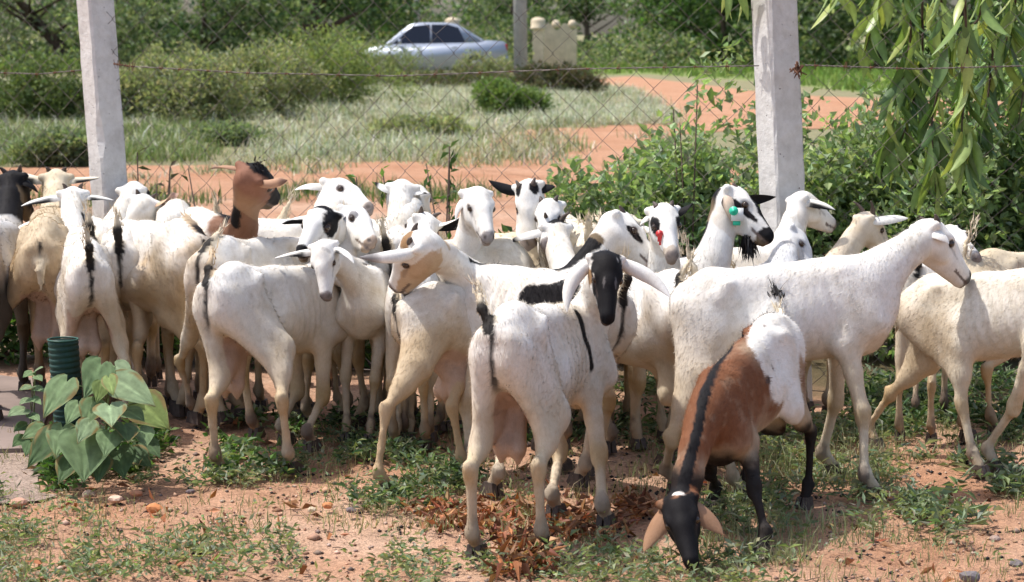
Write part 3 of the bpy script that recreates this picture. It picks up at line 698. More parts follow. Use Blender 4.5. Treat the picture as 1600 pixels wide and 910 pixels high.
def drooping_tree():
    s0 = 378; c = G(1770, HORIZON + CAM_H * 360); root = empty('drooping_tree', c); tag(root, 'tree with long sickle shaped leaves drooping into the frame at top right', 'tree')
    m = MB(); top = np.array([-.1, .1, 3.2]); m.tube([(0, 0, 0), (.04, .02, 1.1), (-.03, .05, 2.2), top], [.13, .11, .09, .06], 12); m.build('trunk', M_BARK, root)
    vs = [blade_leaf('leaf', .20, .050, cu, col, M_DROOP, 6, dr) for cu, col, dr in ((.32, (.14, .22, .06), .2), (-.32, (.10, .17, .05), .25), (.4, (.24, .32, .09), .15), (-.36, (.18, .27, .08), .3), (.28, (.07, .13, .04), .15), (-.28, (.32, .37, .10), .2))]
    r = np.random.default_rng(8); cnt = 0; bm_ = MB(); k_ = 0
    St = [([(1405, -70), (1425, 50), (1405, 150), (1385, 235)], 40, 0), ([(1462, -70), (1480, 70), (1455, 190), (1462, 300)], 44, 0), ([(1535, -70), (1552, 80), (1542, 165), (1522, 215)], 36, 4),
          ([(1375, -70), (1372, 10), (1352, 80)], 18, 2), ([(1312, -60), (1308, 0)], 9, 2), ([(1590, -60), (1585, 30), (1565, 80)], 22, 0), ([(1440, -70), (1442, 90), (1425, 170), (1392, 270)], 40, 0),
          ([(1505, -60), (1512, 110), (1502, 200), (1512, 265)], 40, 0), ([(1600, -40), (1608, 90), (1590, 200)], 18, 0), ([(1545, -60), (1530, 30), (1500, 60)], 14, 2), ([(1168, -60), (1150, -30), (1128, -8)], 7, 5)]
    for pts, n, fav in St:
        dz = r.uniform(-14, 14); W3 = np.array([P(x, y, s0 + dz + (10 if y < 0 else 0)) for x, y in pts]); tt = np.linspace(0, len(pts) - 1, 24)
        q = np.stack([np.interp(tt, range(len(pts)), W3[:, i]) for i in range(3)], 1); q[1:-1] = (q[:-2] + 2 * q[1:-1] + q[2:]) / 4
        hook = top + c + (q[0] - top - c) * .55 + [0, 0, .25]
        bm_.tube(np.concatenate([[top - [0, 0, .3 + .1 * r.random()]], [hook - c], q - c]), np.concatenate([[.03, .014], np.linspace(.007, .002, len(q))]), 5)
        for i in range(n):
            p = q[int(i / n * 20) + 3] if i > 1 else q[2]; side = 1 if i % 2 else -1
            me = vs[fav if (fav and r.random() < .6) else r.integers(0, 6)]
            d = nrm(np.array([side * r.uniform(.05, .55), r.normal(0, .35), -1.0])); o = link('leaf', me, root, Vector(p - c + r.normal(0, .012, 3)))
            o.rotation_euler = (Vector(d).to_track_quat('X', 'Z').to_matrix() @ Matrix.Rotation(r.uniform(0, 6.28), 3, 'X')).to_euler(); o.scale = (r.uniform(.6, 1.08),) * 3; cnt += 1
    bm_.build('branch', M_BARK, root)
drooping_tree()
# ------------------------------------------------------------------ goats: one smooth body surface each
class Field:
    """distance field on a grid that is finer round the head; prims are blended smoothly, then polygonised"""
    def __init__(s, lo, hi, h, hlo, hhi, hh):
        s.ax = []
        for i in range(3):
            a = []
            x = lo[i]
            while x < hi[i]:
                a.append(x); x += hh if hlo[i] - h < x < hhi[i] else h
            s.ax.append(np.array(a))
        s.F = np.full([len(a) for a in s.ax], 0.5, np.float32)
    def win(s, lo, hi):
        sl = tuple(slice(max(0, np.searchsorted(s.ax[i], lo[i]) - 1), np.searchsorted(s.ax[i], hi[i]) + 1) for i in range(3))
        X = s.ax[0][sl[0]][:, None, None]; Y = s.ax[1][sl[1]][None, :, None]; Z = s.ax[2][sl[2]][None, None, :]
        return sl, X, Y, Z
    def put(s, sl, d, k, cut=False):
        f = s.F[sl]
        if f.size == 0: return
        if cut:
            h = np.clip(0.5 - 0.5 * (f + d) / k, 0, 1); s.F[sl] = f * (1 - h) - d * h + k * h * (1 - h)
        else:
            h = np.clip(0.5 + 0.5 * (f - d) / k, 0, 1); s.F[sl] = f * (1 - h) + d * h - k * h * (1 - h)
    def cap(s, a, b, ra, rb, k=0.03, side=None, ws=1.0, cut=False):
        a = np.asarray(a, float); b = np.asarray(b, float); m = max(ra, rb) * max(1, ws) + k + 0.02
        sl, X, Y, Z = s.win(np.minimum(a, b) - m, np.maximum(a, b) + m)
        ab = b - a; L2 = ab @ ab + 1e-9
        px, py, pz = X - a[0], Y - a[1], Z - a[2]
        t = np.clip((px * ab[0] + py * ab[1] + pz * ab[2]) / L2, 0, 1)
        qx, qy, qz = px - t * ab[0], py - t * ab[1], pz - t * ab[2]
        q2 = qx * qx + qy * qy + qz * qz
        if side is not None and ws != 1.0:
            sd = qx * side[0] + qy * side[1] + qz * side[2]
            q2 = q2 + sd * sd * (1 / ws ** 2 - 1)
        s.put(sl, np.sqrt(q2) - (ra + (rb - ra) * t), k, cut)
    def ell(s, c, M, r, k=0.03, cut=False):
        c = np.asarray(c, float); m = max(r) + k + 0.02
        sl, X, Y, Z = s.win(c - m, c + m)
        k0 = 0; k1 = 0
        for i in range(3):
            e = ((X - c[0]) * M[i][0] + (Y - c[1]) * M[i][1] + (Z - c[2]) * M[i][2])
            k0 = k0 + (e / r[i]) ** 2; k1 = k1 + (e / r[i] ** 2) ** 2
        k0 = np.sqrt(k0); k1 = np.sqrt(k1) + 1e-6
        s.put(sl, k0 * (k0 - 1) / k1, k, cut)
    def poly(s):
        F = s.F; n = F.shape; I = F < 0
        c = np.zeros([q - 1 for q in n], np.int8)
        for d in np.ndindex(2, 2, 2): c += I[d[0]:n[0] - 1 + d[0], d[1]:n[1] - 1 + d[1], d[2]:n[2] - 1 + d[2]]
        ci = np.argwhere((c > 0) & (c < 8)); idm = np.full(c.shape, -1, np.int32); idm[tuple(ci.T)] = np.arange(len(ci))
        cor = {}; pos = {}
        for d in np.ndindex(2, 2, 2):
            q = ci + np.array(d); cor[d] = F[tuple(q.T)]
            pos[d] = np.stack([s.ax[i][q[:, i]] for i in range(3)], 1)
        S = np.zeros((len(ci), 3)); W = np.zeros(len(ci))
        for d in np.ndindex(2, 2, 2):
            for ax in range(3):
                if d[ax]: continue
                e = list(d); e[ax] = 1; e = tuple(e)
                f0, f1 = cor[d], cor[e]; x = (f0 < 0) != (f1 < 0)
                t = np.where(x, f0 / (f0 - f1 + 1e-12), 0)[:, None]
                S += np.where(x[:, None], pos[d] * (1 - t) + pos[e] * t, 0); W += x
        V = S / W[:, None]
        Q = []
        for ax in range(3):
            u, v = [(1, 2), (2, 0), (0, 1)][ax]
            a = [slice(None)] * 3; b = [slice(None)] * 3; a[ax] = slice(0, -1); b[ax] = slice(1, None)
            x = np.argwhere(I[tuple(a)] != I[tuple(b)])
            x = x[(x[:, u] > 0) & (x[:, v] > 0) & (x[:, u] < n[u] - 1) & (x[:, v] < n[v] - 1)]
            eu = np.eye(3, dtype=int)[u]; ev = np.eye(3, dtype=int)[v]
            q = np.stack([idm[tuple((x + o).T)] for o in (-eu - ev, -ev, 0 * eu, -eu)], 1)
            fl = I[tuple(x.T)]
            q[~fl] = q[~fl][:, ::-1]
            Q.append(q)
        Q = np.concatenate(Q); Q = Q[(Q >= 0).all(1)]
        # light smoothing
        E = np.concatenate([Q[:, [0, 1]], Q[:, [1, 2]], Q[:, [2, 3]], Q[:, [3, 0]]])
        for lam in (0.5, 0.35):
            A = np.zeros_like(V); Wn = np.zeros(len(V))
            for i in range(3):
                A[:, i] = np.bincount(E[:, 0], V[E[:, 1], i], len(V)) + np.bincount(E[:, 1], V[E[:, 0], i], len(V))
            Wn = np.bincount(E[:, 0], minlength=len(V)) + np.bincount(E[:, 1], minlength=len(V))
            V = V + lam * (A / np.maximum(Wn, 1)[:, None] - V)
        return V, Q

WHITE, CREAM, TAN, DTAN = (0.76, 0.735, 0.69), (0.60, 0.51, 0.37), (0.45, 0.32, 0.185), (0.29, 0.175, 0.09)
BROWN, BLACK, GREY, PINK, SKIN = (0.175, 0.072, 0.035), (0.010, 0.009, 0.010), (0.24, 0.23, 0.23), (0.45, 0.30, 0.235), (0.10, 0.072, 0.066)

M_TAILC = mat_plain('tail_hair_cream', CREAM, .7, .1, .2, 40); M_TAILT = mat_plain('tail_hair_tan', TAN, .7, .1, .2, 40)
def hoof_mesh():
    mb = MB()
    for y in (-1, 1):
        o = np.array([(-.030, .002), (.026, .002), (.040, .012), (.022, .045), (-.022, .045)])
        a, b = (.003 * y, .025 * y)
        for_ = [(x, a, z) for x, z in o] + [(x * 0.96, b * (0.92 if z < .04 else 0.8), z) for x, z in o]
        n = 5; F4 = [[i, (i + 1) % n, n + (i + 1) % n, n + i] for i in range(n)]
        if y < 0: F4 = [f[::-1] for f in F4]
        mb.add(for_, [f[::-1] for f in F4]); b0 = mb.n - 10
        for q in (list(range(5)), list(range(9, 4, -1))):
            mb.F.setdefault(5, []).append(np.array([[b0 + i for i in (q if y > 0 else q[::-1])]]))
    return mb.mesh('hoof', M_HOOF, False)
HOOF = hoof_mesh()
def sphere_mesh(name, r, mat, n=10, m=7):
    V = [[0, 0, r]] + [[r * math.sin(math.pi * i / m) * math.cos(2 * math.pi * j / n), r * math.sin(math.pi * i / m) * math.sin(2 * math.pi * j / n), r * math.cos(math.pi * i / m)] for i in range(1, m) for j in range(n)] + [[0, 0, -r]]
    T = [[0, 1 + j, 1 + (j + 1) % n] for j in range(n)] + [[len(V) - 1, 1 + (m - 2) * n + (j + 1) % n, 1 + (m - 2) * n + j] for j in range(n)]
    Q = [[1 + i * n + j, 1 + (i + 1) * n + j, 1 + (i + 1) * n + (j + 1) % n, 1 + i * n + (j + 1) % n] for i in range(m - 2) for j in range(n)]
    return mesh_np(name, np.array(V), [np.array(T), np.array(Q)], mat)
EYE = sphere_mesh('eye', 0.0122, M_EYE)
GOATS = 'goats of the herd crowded along the fence'

def ik2(a, b, l1, l2, bend):
    d = b - a; D = np.linalg.norm(d)
    if D > (l1 + l2) * 0.995: f = D / ((l1 + l2) * 0.995); l1 *= f; l2 *= f
    x = (l1 * l1 - l2 * l2 + D * D) / (2 * D); h = math.sqrt(max(l1 * l1 - x * x, 0))
    u = d / D; n = nrm(bend - u * (bend @ u))
    return a + u * x + n * h

def ear_mesh(base, tip, out, nref, w, k, eo_=.48):
    """long folded ear: curved leaf with a hollow side"""
    L = np.linalg.norm(tip - base); n = 12
    ctl = base + out * L * eo_ + (tip - base) * (.40 - eo_ * .5)
    t = np.linspace(0, 1, n)[:, None]
    C = (1 - t) ** 2 * base + 2 * t * (1 - t) * ctl + t * t * tip
    T = np.gradient(C, axis=0); T /= np.linalg.norm(T, axis=1)[:, None]
    wp = w * np.interp(t[:, 0], [0, .06, .2, .45, .7, .86, .95, 1], [.54, .60, .84, 1.0, .92, .66, .40, .08])
    fold = np.interp(t[:, 0], [0, .25, .6, 1], [1.85, 1.35, .95, .6])
    u = np.linspace(-1, 1, 9); V = []; N2 = []; RZ = []
    for i in range(n):
        N = nrm(nref - T[i] * (nref @ T[i])); B = np.cross(T[i], N)
        a = fold[i]; R = wp[i] * .82
        x = R * np.sin(u * a); z = R * (1 - np.cos(u * a))
        outer = C[i] + np.outer(x, B) + np.outer(z, N)
        th = 0.0035 * k * (1 - 0.5 * np.abs(u)) * min(1, wp[i] / (0.3 * w))
        inner = outer + np.outer(-np.sin(u * a) * th, B) + np.outer(np.cos(u * a) * th, N)
        V.append(np.concatenate([outer, inner[::-1]])); RZ.append((V[-1] - C[i])[:, 2] / max(R, 1e-4)); N2.append(np.concatenate([np.zeros(9), np.ones(9)]))
    m = 18
    V = np.concatenate(V); inn = np.concatenate(N2)
    F = np.array([[i * m + j, i * m + (j + 1) % m, (i + 1) * m + (j + 1) % m, (i + 1) * m + j] for i in range(n - 1) for j in range(m)])
    return V, F[:, ::-1], inn, np.repeat(np.linspace(0, 1, n), m), np.concatenate(RZ)

def vert_normals(V, Q):
    fn = np.cross(V[Q[:, 2]] - V[Q[:, 0]], V[Q[:, 3]] - V[Q[:, 1]]); vn = np.zeros_like(V)
    for i in range(4):
        for j in range(3): vn[:, j] += np.bincount(Q[:, i], fn[:, j], len(V))
    return nrm_rows(vn)
def nrm_rows(a): return a / (np.linalg.norm(a, axis=1)[:, None] + 1e-9)
def goat(label, A, B, sA, dirn, head, feet=None, k=None, ears=(), ear_col=(WHITE, PINK), earW=0.040, coat=WHITE, legs=TAN, legamt=0.8,
         rump=0.0, paint=(), face=(), tail=None, tail_col=CREAM, horn=0.05, horn_col=None, udder=0.0, scrotum=0.0, nose=SKIN, fine=False, fatness=.89, earO=.48, earN=(.4, -1, -.6), seed=0,
         eyes=True, stripe=True, dorsal=None, kn=None, belly_col=None, neckL=0.37, headL=None, ref=None, nW=1.0, sB=None, hk=None):
    """A, B pixels of croup and withers top; dirn +1 walking nearer, -1 away; head = (poll px, poll sign, nose px, nose sign)"""
    rng = np.random.default_rng(seed + 100)
    A3 = P(*A, sA)
    k = k or A3[2] / 0.715
    B3 = solve(A3, *B, 0.58 * k, dirn) if sB is None else P(*B, sB)
    fwd = nrm(B3 - A3); fh = nrm(np.array([fwd[0], fwd[1], 0])); left = np.cross([0, 0, 1.0], fh); up = np.cross(fwd, left)
    kx = np.linalg.norm(B3 - A3) / 0.58; kx = min(kx, 1.25 * k)
    org = np.array([(A3[0] + B3[0]) / 2, (A3[1] + B3[1]) / 2, 0.0])
    kl = 0.75 * k + 0.25 * kx
    fa = fatness
    def b(x, y, z): return A3 + fwd * ((x + 0.30) * kx) + left * (y * k) + up * ((z - 0.70) * k)
    # neck and head
    N0 = b(0.27, 0, 0.57)
    ppx, ps, npx, ns = head
    poll = solve(b(0.29, 0, 0.62), *ppx, neckL * k, ps) if not isinstance(ps, tuple) else P(*ppx, ps[0])
    HL = (headL or 0.243) * k
    hx0 = solve(poll, *npx, HL, ns) - poll
    HL = max(min(np.linalg.norm(hx0), HL * 1.15), HL * 0.85)
    hx = nrm(hx0)
    rf = np.array([0, 0, 1.0]) + 0.7 * nrm((poll - N0) * np.array([1, 1, 0.0])) if ref is None else np.array(ref, float)
    hz = nrm(rf - hx * (rf @ hx)); hy = np.cross(hz, hx)
    HM = np.stack([hx, hy, hz]); hs = HL / 0.222
    def hp(x, y, z): return poll + (hx * x + hy * y + hz * z) * hs
    # feet
    feet = feet or {}
    FT = {}
    for nm, (x, y) in {'hl': (-.40, .066), 'hr': (-.40, -.066), 'fl': (.235, .066), 'fr': (.235, -.066)}.items():
        if nm in feet and feet[nm] is not None: f = G(*feet[nm])
        else:
            f = A3 + fh * ((x + .30) * kx + rng.uniform(-.07, .07)) + left * y * k * rng.uniform(.8, 1.15); f[2] = 0
        FT[nm] = f
    tail_base = b(-0.412, 0, 0.610)
    if tail is None: tl = tail_base + (-fh * 0.06 + np.array([0, 0, 1]) * 0.17 + left * rng.uniform(-.03, .03)) * k
    elif tail == 'down': tl = tail_base + (-fh * 0.05 - np.array([0, 0, 1]) * 0.14) * k
    else: tl = solve(tail_base, *tail, 0.185 * k, rng.choice([-1, 1]) if dirn < 0 else -1)
    tl = tail_base + nrm(tl - tail_base) * min(np.linalg.norm(tl - tail_base), 0.21 * k)
    pts = np.array([A3, B3, poll, hp(.25, 0, 0), tl, b(-.5, 0, .5), b(.45, 0, .4)] + list(FT.values()))
    lo = pts.min(0) - 0.19 * k; hi = pts.max(0) + 0.17 * k; lo[2] = -0.02
    hb = np.array([hp(-.07, 0, 0), hp(.26, 0, -.03)])
    f = Field(lo, hi, 0.0125 if fine else 0.0175, hb.min(0) - 0.075 * k, hb.max(0) + 0.075 * k, 0.0060 if fine else 0.0080)
    # trunk
    BM = np.stack([fwd, left, up])
    f.ell(b(0.13, 0, 0.535), BM, np.array([.265 * kx, .092 * fa * k, .156 * k]), .06 * k)
    f.ell(b(-0.08, 0, 0.520), BM, np.array([.27 * kx, .106 * fa * k, .136 * k]), .06 * k)
    f.ell(b(-0.11, 0, 0.478), BM, np.array([.17 * kx, .112 * fa * k, .094 * k]), .06 * k)
    f.ell(b(-0.28, 0, 0.565), BM, np.array([.15 * kx, .074 * k, .120 * k]), .06 * k)
    f.cap(b(0.24, 0, 0.652), b(-0.05, 0, 0.648), .040 * k, .036 * k, .06 * k)
    f.cap(b(-0.05, 0, 0.648), b(-0.28, 0, 0.662), .036 * k, .034 * k, .06 * k)
    f.cap(b(-0.28, 0, 0.660), b(-0.40, 0, 0.625), .034 * k, .030 * k, .05 * k)
    for y in (-1, 1):
        f.cap(b(-.225, .070 * y, .658), b(-.255, .068 * y, .62), .018 * k, .024 * k, .028 * k)
        f.cap(b(-.41, .040 * y, .605), b(-.36, .052 * y, .56), .021 * k, .038 * k, .032 * k)
        f.cap(b(.20, .045 * y, .655), b(.285, .070 * y, .48), .030 * k, .050 * k, .045 * k)      # shoulder blade
    for y in (-1, 1): f.ell(b(-.165, .128 * y, .605), BM, np.array([.065 * kx, .045 * k, .05 * k]), .05 * k, True)
    f.cap(b(.30, 0, .535), b(.265, 0, .435), .074 * k, .056 * k, .06 * k)
    # neck
    c1 = N0 + (fwd * .10 + up * .10) * k
    nend = hp(.015, 0, -.045)
    prev = None; m = 6
    for i in range(m + 1):
        t = i / m
        q = (1 - t) ** 2 * N0 + 2 * t * (1 - t) * c1 + t * t * nend
        r = np.interp(t, [0, .35, .7, 1], [.112, .072, .053, .050]) * k * (nW if t > .1 else 1)
        sd = nrm(left * (1 - t) + hy * t); axd = nrm(nend - N0); sd = nrm(sd - axd * (sd @ axd))
        if prev is not None: f.cap(prev[0], q, prev[1], r, .035 * k, sd, np.interp(t, [0, 1], [.66, .86]))
        prev = (q, r)
    # legs
    lj = {}
    for nm in ('hl', 'hr', 'fl', 'fr'):
        y = 1 if nm[1] == 'l' else -1
        F = FT[nm]; U = np.array([0, 0, 1.0])
        hf = F.copy()
        fet = F - fh * .032 * k + U * .085 * k
        if nm[0] == 'h':
            hj = b(-.285, .056 * y, .56)
            off = ((fet - hj) @ fh) / k + 0.115
            hock = fet + nrm(U - fh * (0.10 + 0.55 * off)) * .185 * k if not (hk and nm in hk) else solve(fet, *hk[nm], .19 * k, 1)
            st = ik2(hj, hock, .205 * kl, .215 * kl, nrm(fh + left * y * .12))
            f.cap(b(-.345, .043 * y, .545), st, .080 * k, .043 * k, .04 * k, left, .54)
            f.cap(b(-.26, .052 * y, .575), st, .076 * k, .045 * k, .04 * k, left, .52)
            f.cap(st, (st + hock) / 2, .046 * k, .030 * k, .035 * k, left, .8)
            f.cap((st + hock) / 2 - fh * .004, hock, .029 * k, .0225 * k, .022 * k, left, .85)
            f.cap(b(-.375, .042 * y, .54), (st * .45 + hock * .55) - fh * .010 * k, .046 * k, .020 * k, .05 * k, left, .7)
            f.cap(b(-.33, .048 * y, .52), st * .6 + hock * .4, .050 * k, .028 * k, .045 * k, left, .55)
            f.cap(hock - fh * .012 * k + U * .014 * k, hock - U * .02 * k, .020 * k, .021 * k, .015 * k)
            f.cap(hock, fet, .0185 * k, .0155 * k, .015 * k)
            lj[nm] = (hock, fet)
        else:
            el = b(.185, .073 * y, .425)
            knee = ik2(el, fet, .195 * kl, .165 * kl, fh)
            if kn and nm in kn: knee = solve(fet, *kn[nm], .17 * k, 1)
            f.cap(b(.255, .062 * y, .50), el, .056 * k, .042 * k, .045 * k, left, .7)
            f.cap(el, (el * .6 + knee * .4), .042 * k, .029 * k, .03 * k, left, .82)
            f.cap(el * .6 + knee * .4, knee, .029 * k, .0235 * k, .02 * k)
            f.cap(knee + U * .015 * k, knee - U * .018 * k, .0262 * k, .0245 * k, .015 * k)
            f.cap(knee, fet, .0185 * k, .0155 * k, .015 * k)
            lj[nm] = (knee, fet)
        f.cap(fet + U * .006, fet - U * .006, .0225 * k, .0225 * k, .014 * k)
        f.cap(fet, hf + U * .04 * k, .0195 * k, .0215 * k, .012 * k)
        f.cap(fet - fh * .018 * k - U * .012 * k, fet - fh * .02 * k - U * .02 * k, .008 * k, .007 * k, .01 * k)
    # tail
    tm = tail_base + (tl - tail_base) * .5 - fh * .022 * k
    f.cap(tail_base + fh * .04 * k + up * .02 * k, tail_base, .024 * k, .016 * k, .025 * k)
    f.cap(tail_base, tm, .0125 * k, .0125 * k, .012 * k, left, 1.55); f.cap(tm, tl, .0125 * k, .006 * k, .010 * k, left, 1.55)
    # udder / scrotum
    if udder:
        for y in (-1, 1):
            t0, t1 = b(-.22, .016 * y, .42), b(-.265, .026 * y, .41 - .150 * udder)
            f.cap(t0, t1, .019 * k, .025 * k, .012 * k); f.cap(t1, t1 - np.array([0, 0, .055 * k * udder]), .027 * k, .010 * k, .015 * k)
    if scrotum:
        t0, t1 = b(-.22, 0, .42), b(-.24, 0, .42 - .13 * scrotum)
        f.cap(t0, t1, .035 * k, .047 * k, .03 * k)
        for y in (-1, 1): f.cap(t1 + left * .018 * y * k, t1 + left * .018 * y * k - up * .02 * k, .036 * k, .034 * k, .008 * k)
    # head
    H = lambda *a: f.cap(hp(*a[0]), hp(*a[1]), a[2] * hs, a[3] * hs, a[4] * hs, hy, a[5] if len(a) > 5 else 1)
    f.ell(hp(.030, 0, -.025), HM, np.array([.062, .048, .052]) * hs, .03 * hs)
    H((.05, 0, -.030), (.135, 0, -.043), .049, .034, .03, .84)
    H((.125, 0, -.043), (.198, 0, -.049), .033, .025, .02, .84)
    H((.03, 0, .004), (.10, 0, -.004), .024, .022, .03)
    H((.10, 0, -.004), (.195, 0, -.030), .0205, .015, .025)
    H((.040, 0, -.080), (.185, 0, -.072), .026, .014, .02, .8)
    f.ell(hp(.205, 0, -.042), HM, np.array([.018, .020, .0185]) * hs, .012 * hs)
    f.ell(hp(.192, 0, -.072), HM, np.array([.024, .0175, .0125]) * hs, .008 * hs)
    for y in (-1, 1):
        f.ell(hp(.068, .036 * y, -.003), HM, np.array([.026, .014, .0165]) * hs, .012 * hs)         # brow
        f.ell(hp(.060, .030 * y, -.055), HM, np.array([.045, .016, .032]) * hs, .02 * hs)           # cheek
        f.cap(hp(.000, .036 * y, -.012), hp(-.003, .052 * y, -.010), .019 * hs, .015 * hs, .015 * hs)   # ear root
        f.cap(hp(.216, .013 * y, -.038), hp(.206, .024 * y, -.030), .0045 * hs, .003 * hs, .006 * hs, None, 1, True)   # nostril
        f.cap(hp(.215, .014 * y, -.0605), hp(.150, .034 * y, -.0635), .0035 * hs, .002 * hs, .006 * hs, None, 1, True)  # mouth
        f.cap(hp(.082, .047 * y, -.014), hp(.082, .047 * y, -.0145), .011 * hs, .011 * hs, .006 * hs, None, 1, True)    # eye socket
    V, Q = f.poly()
    bq = np.stack([(V - A3) @ fwd / kx - .30, (V - A3) @ left / k, (V - A3) @ up / k + .70], 1)
    rm = sstep(-.14, -.06, bq[:, 0]) * sstep(.20, .12, bq[:, 0]) * sstep(.40, .46, bq[:, 2]) * sstep(.66, .60, bq[:, 2]) * np.sign(bq[:, 1])
    V = V + np.outer(rm * .0022 * np.sin((bq[:, 0] + .22 * (bq[:, 2] - .5)) * 2 * math.pi / .042), left)
    V = V + ((fbm(V, 9, seed + 50, 2) - .5) * .010 * k)[:, None] * nrm_rows(V - (A3 + B3) / 2) * (np.abs(bq[:, :1]) < .5)
    nb0 = len(V)
    Cc = np.tile(np.array(coat, float), (nb0, 1))
    # vertex normals for paint anchors
    fn = np.cross(V[Q[:, 2]] - V[Q[:, 0]], V[Q[:, 3]] - V[Q[:, 1]]); vn = np.zeros_like(V)
    for i in range(4):
        for j in range(3): vn[:, j] += np.bincount(Q[:, i], fn[:, j], len(V))
    facing = ((CC - V) * vn).sum(1) > 0; vnu0 = vn / (np.linalg.norm(vn, axis=1)[:, None] + 1e-9)
    hv = (V - poll) @ HM.T / hs                       # head coordinates
    bv = np.stack([(V - A3) @ fwd / kx - .30, (V - A3) @ left / k, (V - A3) @ up / k + .70], 1)
    inhead = (hv[:, 0] > -.03) & (hv[:, 0] < .25) & (np.abs(hv[:, 1]) < .09) & (np.abs(hv[:, 2] + .03) < .10)
    nz = fbm(V, 14, seed, 4) - .5; nz2 = fbm(V, 45, seed + 5, 3) - .5
    def mix(mask, c):
        nonlocal Cc
        Cc = Cc * (1 - mask[:, None]) + np.array(c) * mask[:, None]
    zk = V[:, 2] / k
    leg = sstep(.52, .20, zk + nz * .28) * (~inhead)
    mix(leg * legamt, legs)
    mix(sstep(.14, .05, zk + nz * .1) * .55 * (~inhead), DTAN)
    for nm, (j, ft) in lj.items():                       # worn, stained knees and hocks
        d = np.linalg.norm(V - j, axis=1) / k; mix(sstep(.085, .02, d + nz * .06) * .72, (.40, .27, .11) if legs != BROWN else BLACK)
        d = np.linalg.norm(V - ft, axis=1) / k; mix(sstep(.055, .03, d + nz * .05) * .75 * (((V - ft) @ fh) < .012), SKIN)
    mix(sstep(.56, .38, bv[:, 2] + nz * .2) * .6 * (zk > .28) * (~inhead), CREAM)
    mix(sstep(.05 if rump > .4 else -.12, -.30, bv[:, 0] + nz * .35) * min(.95, .32 + rump * 1.3) * sstep(.72, .5, bv[:, 2] + nz * .2) * (~inhead), TAN)
    mix(sstep(-.06, .16, fbm(V, 5, seed + 31, 3) - .5) * .38 * (~inhead), CREAM)
    mix(sstep(.05, .25, nz2) * .12, CREAM)
    if stripe:                                           # bare dark skin under the tail
        wl = np.abs(bv[:, 1]); m_ = sstep(.011, .005, wl + nz2 * .008) * sstep(-.33, -.37, bv[:, 0]) * sstep(.42, .50, bv[:, 2] + nz * .05) * (bv[:, 2] < .64)
        mix(m_ * .95, BLACK)
        seg = np.array([tail_base, tm, tl]); td = np.full(len(V), 9.0); tt = np.zeros(len(V)); off = np.zeros_like(V)
        for i in range(2):
            ab = seg[i + 1] - seg[i]; t_ = np.clip(((V - seg[i]) @ ab) / (ab @ ab), 0, 1); dd = V - seg[i] - t_[:, None] * ab; d_ = np.linalg.norm(dd, axis=1)
            u_ = d_ < td; td = np.where(u_, d_, td); tt = np.where(u_, (i + t_) / 2, tt); off[u_] = dd[u_]
        ont = (td < .030 * k) * (tt > .04)
        mix(ont * sstep(.05, .3, tt) * .85, tail_col)
        if tail != 'down':
            n_t = nrm(np.cross(left, nrm(tl - tail_base))); n_t = n_t if n_t @ fh < 0 else -n_t
            mix(ont * (vnu0 @ n_t > .15) * sstep(.72, .55, tt + nz2 * .15) * (np.abs(off @ left) < .017 * k) * .97, BLACK)
    else:
        tt = ((V - tail_base) @ (tl - tail_base)) / ((tl - tail_base) @ (tl - tail_base)); td = np.linalg.norm(V - tail_base - np.clip(tt, 0, 1)[:, None] * (tl - tail_base), axis=1)
        mix((td < .036 * k) * sstep(.05, .3, tt) * .9, tail_col)
    if udder or scrotum:
        c0 = b(-.25, 0, .33); d = (V - c0); m_ = (np.abs((d @ fh) / k) < .1) * (np.abs((d @ left) / k) < .085) * (np.abs(d[:, 2] / k) < .13)
        mix(m_ * .7, PINK if udder else CREAM)
    if dorsal:
        x0, x1, w, c = dorsal
        m_ = sstep(w, w * .5, np.abs(bv[:, 1]) + nz2 * w * .8) * (bv[:, 2] > .58) * (bv[:, 0] > x0) * (bv[:, 0] < x1) * (~inhead); mix(m_, c)
    # pale skin details of the head
    sock = np.minimum(np.linalg.norm((hv - [.082, .045, -.014]) * [1, 1, 1.25], axis=1), np.linalg.norm((hv - [.082, -.045, -.014]) * [1, 1, 1.25], axis=1))
    PX, PY, PD = proj(V)
    for p in paint:
        if p[0] == 'px':                                   # coat mark through surface points seen at these pixels
            an = []
            for (x, y) in p[1]:
                d2 = (PX - x) ** 2 + (PY - y) ** 2 + (~facing) * 1e5 + (PD - PD.min()) * 3
                an.append(V[np.argmin(d2)])
            an = np.array(an); d = np.full(len(V), 9.0)
            if len(an) == 1: d = np.linalg.norm(V - an[0], axis=1)
            for i in range(len(an) - 1):
                ab = an[i + 1] - an[i]; t = np.clip(((V - an[i]) @ ab) / (ab @ ab + 1e-9), 0, 1)
                d = np.minimum(d, np.linalg.norm(V - an[i] - t[:, None] * ab, axis=1))
            r = p[2]; mix(sstep(r, r * .82, d + nz * r * .8 + nz2 * r * .35), p[3])
        elif p[0] == 'x':                                  # band along the body: x0, x1, z0, z1
            _, x0, x1, z0, z1, c, amt = p
            q = bv[:, 0] + nz * .12; z = bv[:, 2] + nz * .12
            mix(sstep(x0 - .015, x0 + .015, q) * sstep(x1 + .015, x1 - .015, q) * sstep(z0 - .015, z0 + .015, z) * sstep(z1 + .015, z1 - .015, z) * amt * (~inhead), c)
        elif p[0] == 'neck':                               # neck colour from t0 up
            ax = nend - N0; t = ((V - N0) @ ax) / (ax @ ax) + nz * .15
            d = np.linalg.norm(V - N0 - np.clip(t, 0, 1.05)[:, None] * ax, axis=1)
            mix(sstep(p[1], p[1] + .06, t) * (d < .16 * k) * p[3] * (bv[:, 0] > .1), p[2])
        elif p[0] == 'mane':                               # stripe down the top of the neck
            ax = nend - N0; t = ((V - N0) @ ax) / (ax @ ax); dd = V - N0 - np.clip(t, 0, 1)[:, None] * ax
